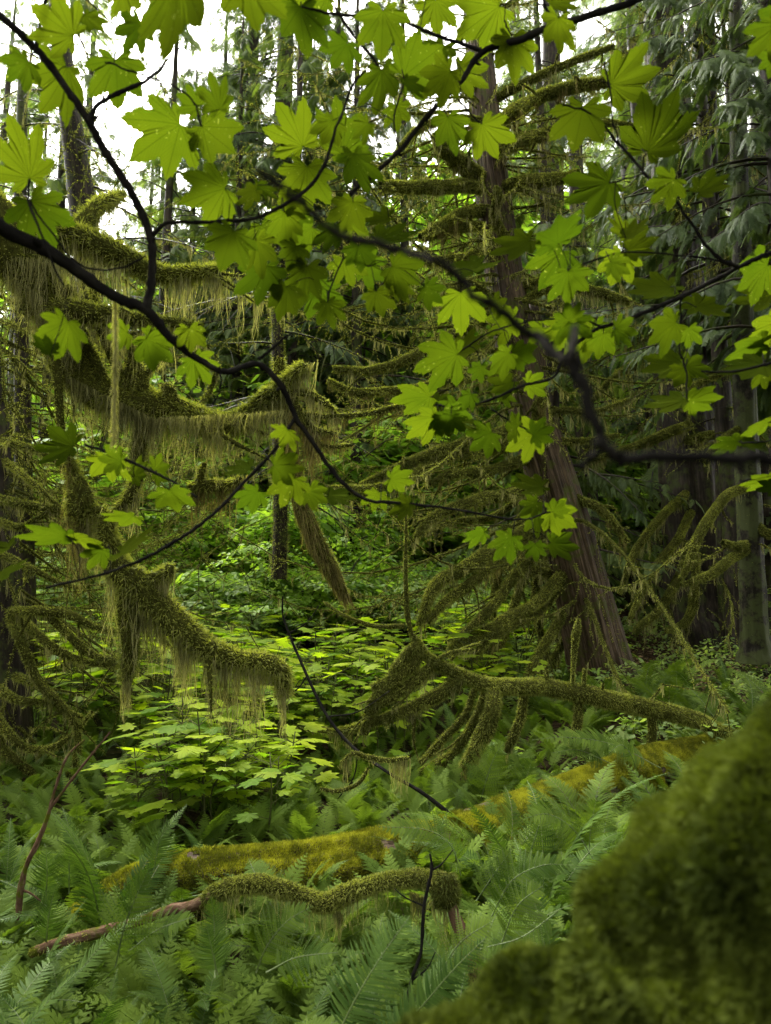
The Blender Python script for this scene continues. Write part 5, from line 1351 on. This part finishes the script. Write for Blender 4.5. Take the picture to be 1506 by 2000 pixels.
# ------------------------------------------------------------------ vine maple leaves and twigs overhead, close to the lens
def maple(name, label, stems, leaves, dleaf, leafmat='maple_leaf', stem_mat='wet_bark', extra=None):
    """stems: [(px, py, depth, r px)...]; leaves: (base x, base y, tip x, tip y, width[, depth])"""
    t = thing(name, label, 'branch', tuple(P(*stems[0][0][:3])))
    allp = []
    for i, pl in enumerate(stems):
        p, r = path3(pl, 10); r = r * .85
        g = G(); p = wander(p, .0009)
        for q in range(0, len(p), int(rng.integers(6, 10))):          # nodes with leaf scars and buds
            r[q] *= 1.22
            if i == 0 or rng.random() < .5:
                dv = nrm(rng.normal(size=3)); tube(g, np.array([p[q], p[q] + dv * r[q] * 1.6, p[q] + dv * r[q] * 2.3 + RT * .001]), np.array([r[q] * .5, r[q] * .42, r[q] * .1]), 5, 0)
        tube(g, p, r, 8, 0, .03)
        # buds and nodes
        g.build('stem' if i == 0 else 'twig', [M[stem_mat]], t)
        allp.append(p)
    allp = np.vstack(allp)
    g = G(); pg = G()
    camax = np.stack([RT, UP, FW], 1)
    leaves = list(leaves)
    if extra:
        rel = allp - EYE; dep = rel @ FW; sx = CX + F * (rel @ RT) / dep; sy = CY - F * (rel @ UP) / dep
        er = np.random.default_rng(len(leaves)); k = 0
        while k < extra[4]:
            j = int(er.integers(0, len(sx)))
            if not (extra[0] < sx[j] < extra[2] and extra[1] < sy[j] < extra[3]): continue
            an = R(er.uniform(-100, 100)); dx, dy = math.sin(an), math.cos(an)
            wq = er.uniform(55, 100); fs = np.interp(sy[j], [0, 350, 700, 1000], [.80, .72, .55, .42]) * er.uniform(.8, 1.1)
            lx = wq * (fs * .5 + .5 * .8); bx, by = sx[j] + dx * 22, sy[j] + dy * 14
            leaves.append((bx, by, bx + dx * lx, by + dy * wq * fs, wq)); k += 1
    for i, lf in enumerate(leaves):
        bx, by, tx, ty, wpx = lf[:5]
        b0 = P(bx, by, 1.0) - EYE
        # depth of the nearest stem seen on the picture
        rel = allp - EYE; dep = rel @ FW
        sx = CX + F * (rel @ RT) / dep; sy = CY - F * (rel @ UP) / dep
        j = int(np.argmin(np.hypot(sx - bx, sy - by)))
        d = lf[5] if len(lf) > 5 else dep[j] * (1 + rng.uniform(-.06, .14)) if dleaf is None else dleaf + rng.normal(0, .03)
        A = np.array([tx - bx, -(ty - by)], float); L = np.hypot(*A); a = A / L
        S = max(L * 1.02, wpx / 1.34)
        cA, cB = min(1, L / S), min(1, wpx / 1.34 / S)
        sgn = 1 if ty > by else -1
        Xc = np.array([a[0] * cA, a[1] * cA, sgn * math.sqrt(1 - cA * cA)])
        sB = math.sqrt(max(0, 1 - cB * cB)) * (1 if rng.random() < .5 else -1)
        Yc = np.array([-a[1] * cB, a[0] * cB, sB])
        Xw = camax @ Xc; Yw = camax @ Yc
        N = np.cross(Xw, Yw)
        if N @ (P(bx, by, d) - EYE) < 0: N = -N      # seen from below, lit from above
        shp = leaf_shape(seed=int(i * 13 + bx), droop=rng.uniform(.04, .34), fold=rng.uniform(.01, .05), sinus=rng.uniform(.61, .72))
        size = S / F * d * .99
        base = P(bx, by, d)
        Xn = nrm(Xw); Y = nrm(np.cross(N, Xn)); Z = np.cross(Xn, Y)
        v = shp[0] @ np.stack([Xn, Y, Z], 0) * size + base
        g.add(v, shp[1], 0, float(np.clip(rng.normal(.5, .25), 0, 1)), shp[4]); g.more(shp[3], 0)
        # petiole back to the twig
        q = allp[j]; gap = np.linalg.norm(q - base)
        e = q if gap < .13 else base - Xn * .035 + np.array([0, 0, .01])
        mid = (base + e) / 2 + np.array([0, 0, .15 * np.linalg.norm(e - base)]) - Xn * .1 * gap * (gap < .13)
        tube(g, smoothp([e, mid, base], 4), [.0007] * 9, 4, 1)
    if leaves:
        g.build('leaves', [M[leafmat], M['wet_bark']], t)
    reparent(t)
    return t


maple('maple_branch', 'dark maple branch entering from the left edge, forking before the mossy maple, hung with leaves', [
    [(-60, 405, .95, 20), (0, 440, .97, 18), (100, 492, 1.0, 16), (200, 562, 1.03, 13), (285, 606, 1.05, 12), (330, 652, 1.07, 10), (425, 714, 1.1, 7), (500, 704, 1.12, 7), (545, 745, 1.14, 7), (575, 818, 1.16, 6), (612, 862, 1.18, 5), (660, 930, 1.2, 5), (715, 974, 1.22, 4), (790, 984, 1.25, 3.5), (870, 992, 1.28, 3), (1000, 1015, 1.3, 2.5)],
    [(-30, 5, .98, 9), (0, 36, .98, 9), (70, 100, 1.0, 9), (130, 175, 1.0, 8), (172, 240, 1.0, 9), (215, 315, 1.02, 9), (262, 390, 1.03, 9), (294, 465, 1.05, 9), (298, 550, 1.05, 9), (285, 606, 1.05, 10)],
    [(70, 97, 1.0, 5), (78, 50, .99, 4), (92, -10, .98, 4)],
    [(172, 238, 1.0, 6), (195, 200, 1.0, 5), (240, 175, 1.0, 5), (290, 152, 1.0, 4), (330, 115, 1.0, 3)],
    [(290, 152, 1.0, 3), (340, 166, 1.0, 2), (380, 200, 1.0, 2), (392, 245, 1.0, 2)], [(290, 150, 1, 2), (250, 138, 1, 2), (205, 122, 1, 2)],
    [(298, 458, 1.05, 5), (330, 436, 1.05, 4), (400, 432, 1.06, 4), (470, 428, 1.07, 4), (520, 415, 1.08, 4), (580, 375, 1.08, 4), (630, 320, 1.08, 4), (660, 240, 1.08, 3), (690, 170, 1.08, 3), (720, 130, 1.08, 2)],
    [(505, 702, 1.12, 4), (540, 675, 1.12, 3), (570, 652, 1.12, 2)],
    [(574, 820, 1.16, 4), (535, 882, 1.15, 4), (450, 972, 1.14, 4), (370, 1042, 1.13, 4), (290, 1090, 1.12, 4), (200, 1122, 1.1, 3), (90, 1148, 1.1, 3)],
    [(165, 868, 1.12, 3), (230, 892, 1.12, 3), (320, 935, 1.12, 3), (385, 972, 1.12, 2)],
    [(430, 715, 1.1, 2), (430, 760, 1.1, 2), (415, 790, 1.1, 1.5)],
    [(120, 550, .97, 2), (60, 400, .97, 3), (58, 350, .97, 3)], [(60, 395, 1, 2), (110, 470, 1, 2), (170, 520, 1, 2), (245, 522, 1, 2), (285, 500, 1, 1.5)],
], [
    (143, 70, 70, 25, 115), (130, 131, 62, 190, 150), (226, 116, 222, 205, 125), (275, 45, 235, 92, 90), (165, 30, 200, 65, 55), (58, 348, 50, 232, 150), (60, 392, 98, 476, 130),
    (352, 243, 250, 292, 115), (388, 208, 345, 188, 55), (428, 214, 420, 150, 78), (395, 247, 462, 300, 118), (440, 368, 345, 384, 92), (500, 372, 458, 402, 62), (455, 452, 425, 525, 100), (500, 470, 520, 540, 90),
    (133, 628, 98, 688, 112), (250, 650, 205, 660, 62), (285, 662, 330, 702, 95), (370, 640, 375, 690, 70), (143, 872, 62, 880, 90), (212, 892, 205, 938, 95), (300, 920, 345, 908, 68), (330, 957, 336, 1000, 92), (262, 930, 300, 905, 55),
    (490, 914, 432, 920, 36), (505, 960, 455, 990, 58), (260, 1008, 190, 1016, 32), (130, 1046, 38, 1042, 48), (145, 1050, 212, 1046, 40), (235, 1078, 318, 1058, 46), (200, 1072, 170, 1108, 60), (-5, 1125, 62, 1112, 34), (20, 1070, -30, 1090, 30),
    (540, 915, 596, 922, 62), (575, 935, 545, 990, 80), (600, 960, 640, 985, 62), (640, 968, 700, 975, 40), (762, 935, 815, 942, 55), (740, 962, 728, 995, 60), (800, 985, 760, 1010, 50),
    (55, 120, 5, 150, 60), (100, 690, 60, 660, 30), (345, -50, 345, 112, 190, .72), (480, -50, 492, 62, 140, .8), (240, -20, 250, 40, 80), (590, -20, 560, 40, 60),
], None, extra=(250, 300, 800, 1000, 7))

maple('maple_branch', 'maple branch slanting down from the top centre, carrying sunlit yellow-green leaves on both sides', [
    [(1290, -25, 1.15, 8), (1230, 2, 1.15, 8), (1150, 30, 1.15, 8), (1080, 50, 1.15, 8), (1005, 78, 1.15, 8), (940, 98, 1.15, 7), (895, 155, 1.15, 6), (840, 210, 1.15, 6), (780, 290, 1.16, 5), (725, 345, 1.17, 5), (680, 385, 1.18, 4), (642, 440, 1.18, 3)],
    [(940, 98, 1.15, 5), (880, 80, 1.15, 4), (820, 55, 1.15, 4), (760, 30, 1.14, 3), (700, 32, 1.14, 3), (640, 28, 1.13, 3), (590, 14, 1.12, 2)],
    [(1080, 48, 1.15, 3), (1066, 15, 1.15, 3), (1060, -20, 1.15, 2)], [(1000, 70, 1.15, 2), (985, 40, 1.15, 2)],
    [(780, 290, 1.16, 2), (770, 245, 1.15, 2), (775, 205, 1.15, 2), (790, 160, 1.15, 2)], [(880, 170, 1.15, 2), (915, 215, 1.15, 2), (935, 240, 1.15, 2)],
    [(655, 15, 1.3, 3), (690, 70, 1.3, 3), (725, 110, 1.3, 3), (738, 130, 1.3, 3)],
], [
    (586, 13, 590, 112, 112), (748, 20, 745, 86, 115), (850, 0, 856, 62, 92), (975, 12, 888, 62, 112), (640, -6, 602, 15, 50), (746, 136, 752, 222, 92), (789, 148, 866, 98, 95), (790, 155, 820, 200, 52), (880, 140, 818, 183, 68),
    (893, 135, 953, 168, 92), (1000, 75, 1005, 160, 105), (875, 229, 888, 300, 88), (941, 242, 975, 300, 102), (591, 285, 548, 205, 112), (670, 300, 655, 200, 98), (772, 205, 780, 257, 62), (600, 325, 592, 402, 125), (690, 300, 712, 378, 88),
    (500, 362, 540, 394, 48), (690, 395, 668, 458, 92), (545, 435, 588, 470, 66), (510, 440, 527, 500, 78), (735, 468, 825, 470, 72), (1090, 35, 1088, 108, 85), (1078, 0, 1132, 28, 72), (720, 240, 690, 262, 60), (650, 235, 630, 280, 70), (700, 330, 742, 365, 60), (760, 425, 700, 440, 60), (560, 380, 590, 420, 60), (655, 440, 640, 500, 70), (610, 445, 560, 475, 70),
], None, extra=(480, 60, 900, 450, 3))

maple('maple_branch', 'cluster of large glowing maple leaves on fine twigs at the upper right', [
    [(1100, 205, 1.05, 2), (1160, 225, 1.05, 2), (1210, 280, 1.05, 3), (1260, 340, 1.05, 3), (1310, 382, 1.05, 3), (1345, 430, 1.06, 3), (1400, 505, 1.08, 4), (1440, 520, 1.1, 4)],
    [(1180, 120, 1.05, 2), (1192, 160, 1.05, 2), (1200, 240, 1.05, 2), (1212, 285, 1.05, 2)], [(1262, 300, 1.05, 2), (1256, 330, 1.05, 2)], [(1190, 357, 1.05, 2), (1230, 350, 1.05, 2), (1258, 338, 1.05, 2)],
    [(1320, 350, 1.05, 2), (1302, 372, 1.05, 2)], [(1365, 376, 1.05, 2), (1335, 375, 1.05, 2), (1318, 390, 1.05, 2)],
    [(1540, 55, 1.0, 2), (1520, 40, 1.0, 2), (1500, -20, 1, 2)],
], [
    (1193, 165, 1288, 160, 130), (1139, 207, 1124, 303, 120), (1264, 296, 1328, 205, 122), (1191, 356, 1098, 398, 130), (1318, 350, 1278, 388, 86), (1365, 376, 1424, 352, 66), (1222, 455, 1176, 432, 62), (1222, 465, 1268, 442, 38),
    (1525, 45, 1478, 90, 105), (1515, 108, 1478, 135, 60), (1540, 10, 1490, 20, 60),
], None)

maple('maple_branch', 'slim dark maple branch rising to the right edge, with layered yellow-green leaves seen from below', [
    [(1560, 472, 1.05, 6), (1506, 492, 1.07, 6), (1440, 522, 1.1, 5), (1330, 578, 1.13, 5), (1230, 622, 1.15, 5), (1160, 645, 1.17, 4), (1100, 700, 1.2, 3), (1075, 742, 1.2, 3), (1020, 760, 1.22, 3), (960, 782, 1.22, 3), (900, 798, 1.24, 2), (850, 790, 1.25, 2)],
    [(1180, 640, 1.17, 3), (1130, 625, 1.17, 2), (1080, 625, 1.17, 2), (1020, 632, 1.17, 2), (950, 655, 1.18, 2), (893, 690, 1.2, 2)],
    [(1120, 622, 1.17, 2), (1105, 600, 1.17, 2), (1100, 575, 1.17, 2)], [(1440, 522, 1.1, 2), (1380, 505, 1.1, 2), (1250, 495, 1.1, 2), (1180, 505, 1.12, 2), (1100, 530, 1.12, 2), (1105, 560, 1.12, 2)],
    [(1540, 700, 1.1, 4), (1480, 715, 1.1, 3), (1410, 728, 1.1, 3), (1370, 725, 1.1, 2)], [(1560, 838, 1.15, 2), (1500, 862, 1.15, 2), (1430, 868, 1.15, 2)], [(1330, 580, 1.13, 2), (1330, 620, 1.13, 2), (1325, 690, 1.12, 2), (1338, 715, 1.12, 2), (1342, 780, 1.12, 2)],
    [(1000, 1015, 1.25, 2), (1040, 1010, 1.25, 2), (1075, 1000, 1.25, 2)], [(1045, 845, 1.2, 2), (1010, 830, 1.2, 2), (960, 800, 1.2, 2)], [(720, 520, 1.15, 2), (670, 505, 1.15, 2), (640, 590, 1.15, 2), (655, 640, 1.15, 2)],
    [(1560, 900, 1.2, 3), (1500, 925, 1.2, 2), (1450, 940, 1.2, 2)],
], [
    (1035, 470, 965, 506, 80), (1090, 475, 1068, 438, 112), (1100, 490, 1075, 532, 112), (1110, 530, 1122, 578, 98), (1215, 495, 1200, 550, 88), (1225, 488, 1284, 478, 72), (1310, 560, 1222, 590, 76), (1375, 588, 1322, 606, 52), (1360, 600, 1426, 610, 62),
    (1500, 518, 1428, 560, 96), (1510, 570, 1436, 605, 80), (1520, 630, 1446, 662, 80), (1490, 670, 1408, 686, 50), (1320, 630, 1258, 666, 78), (1345, 640, 1350, 680, 60), (1110, 628, 1096, 598, 70), (1155, 640, 1196, 668, 68), (1060, 640, 1035, 672, 60), (1330, 705, 1260, 742, 66), (1340, 715, 1392, 722, 58), (1340, 720, 1320, 760, 50),
    (1490, 710, 1410, 736, 62), (1490, 720, 1500, 760, 60), (1338, 780, 1262, 806, 48), (1345, 785, 1402, 768, 54), (1500, 825, 1438, 838, 30), (1440, 862, 1384, 872, 38), (1450, 865, 1506, 870, 40), (1510, 935, 1446, 942, 36), (1520, 950, 1480, 965, 40),
    (893, 692, 798, 712, 92), (895, 690, 955, 668, 58), (940, 715, 920, 745, 42), (1000, 690, 1052, 702, 58), (995, 690, 948, 722, 52), (1030, 750, 1075, 745, 50), (975, 765, 1012, 785, 46), (1000, 745, 960, 775, 60), (840, 775, 760, 776, 52), (850, 785, 896, 790, 42), (920, 770, 900, 800, 46),
    (850, 815, 790, 856, 66), (865, 815, 938, 826, 52), (960, 845, 922, 878, 86), (1048, 845, 990, 876, 88), (1040, 850, 1085, 835, 60), (1060, 950, 1000, 962, 46), (1050, 980, 1020, 1010, 50), (1075, 1000, 1128, 1026, 74), (1045, 1000, 1060, 1050, 40), (945, 1040, 896, 1050, 42), (1000, 1048, 962, 1096, 72), (1045, 1062, 1048, 1100, 52), (1075, 1060, 1128, 1078, 66), (1080, 1000, 1100, 975, 50),
    (900, 572, 905, 620, 118), (940, 515, 872, 546, 62), (925, 530, 982, 516, 30), (1005, 620, 945, 650, 62), (765, 520, 830, 550, 82), (735, 570, 745, 620, 68), (640, 590, 650, 645, 68), (670, 505, 690, 560, 78), (520, 520, 505, 602, 110), (600, 520, 585, 602, 100), (620, 560, 642, 620, 90), (765, 545, 800, 600, 60), (960, 600, 990, 590, 50), (830, 560, 870, 590, 60), (560, 560, 545, 625, 80), (700, 480, 705, 530, 70), (580, 480, 560, 520, 70),
], None, extra=(600, 480, 1300, 1020, 12))

maple('maple_branch', 'very close blurred dark branch with a Y fork, entering from the right edge without leaves', [
    [(1620, 878, .30, 13), (1506, 882, .30, 14), (1400, 895, .30, 13), (1270, 893, .30, 13), (1168, 888, .30, 14), (1140, 840, .30, 13), (1118, 780, .30, 14), (1108, 730, .30, 14), (1112, 690, .30, 11), (1124, 640, .34, 6)],
    [(1105, 705, .30, 10), (1040, 655, .33, 11), (990, 620, .32, 10), (935, 572, .31, 9), (890, 525, .31, 9), (850, 500, .30, 8), (780, 490, .34, 8), (720, 482, .32, 9), (650, 455, .31, 8), (590, 415, .30, 8), (540, 370, .29, 7), (500, 330, .28, 6)],
    [(1168, 888, .34, 9), (1140, 905, .34, 7), (1128, 908, .34, 3)],
], [], None)
t = thing('hanging_moss_strand', 'single thin strand of moss hanging from the maple branch at left', 'moss', tuple(P(226, 590, 1.05)))
g = G(); p, r = path3([(225, 572, 1.05, 5), (226, 650, 1.05, 7), (225, 740, 1.05, 8), (224, 800, 1.05, 9), (222, 870, 1.05, 6)], 6)
tube(g, p, r * .3, 6, 0, .1); moss(g, p, r * .5, 900, .006, .001, 1, grav=1.5)
g.build('strand', [M['lichen'], M['lichen']], t); reparent(t)
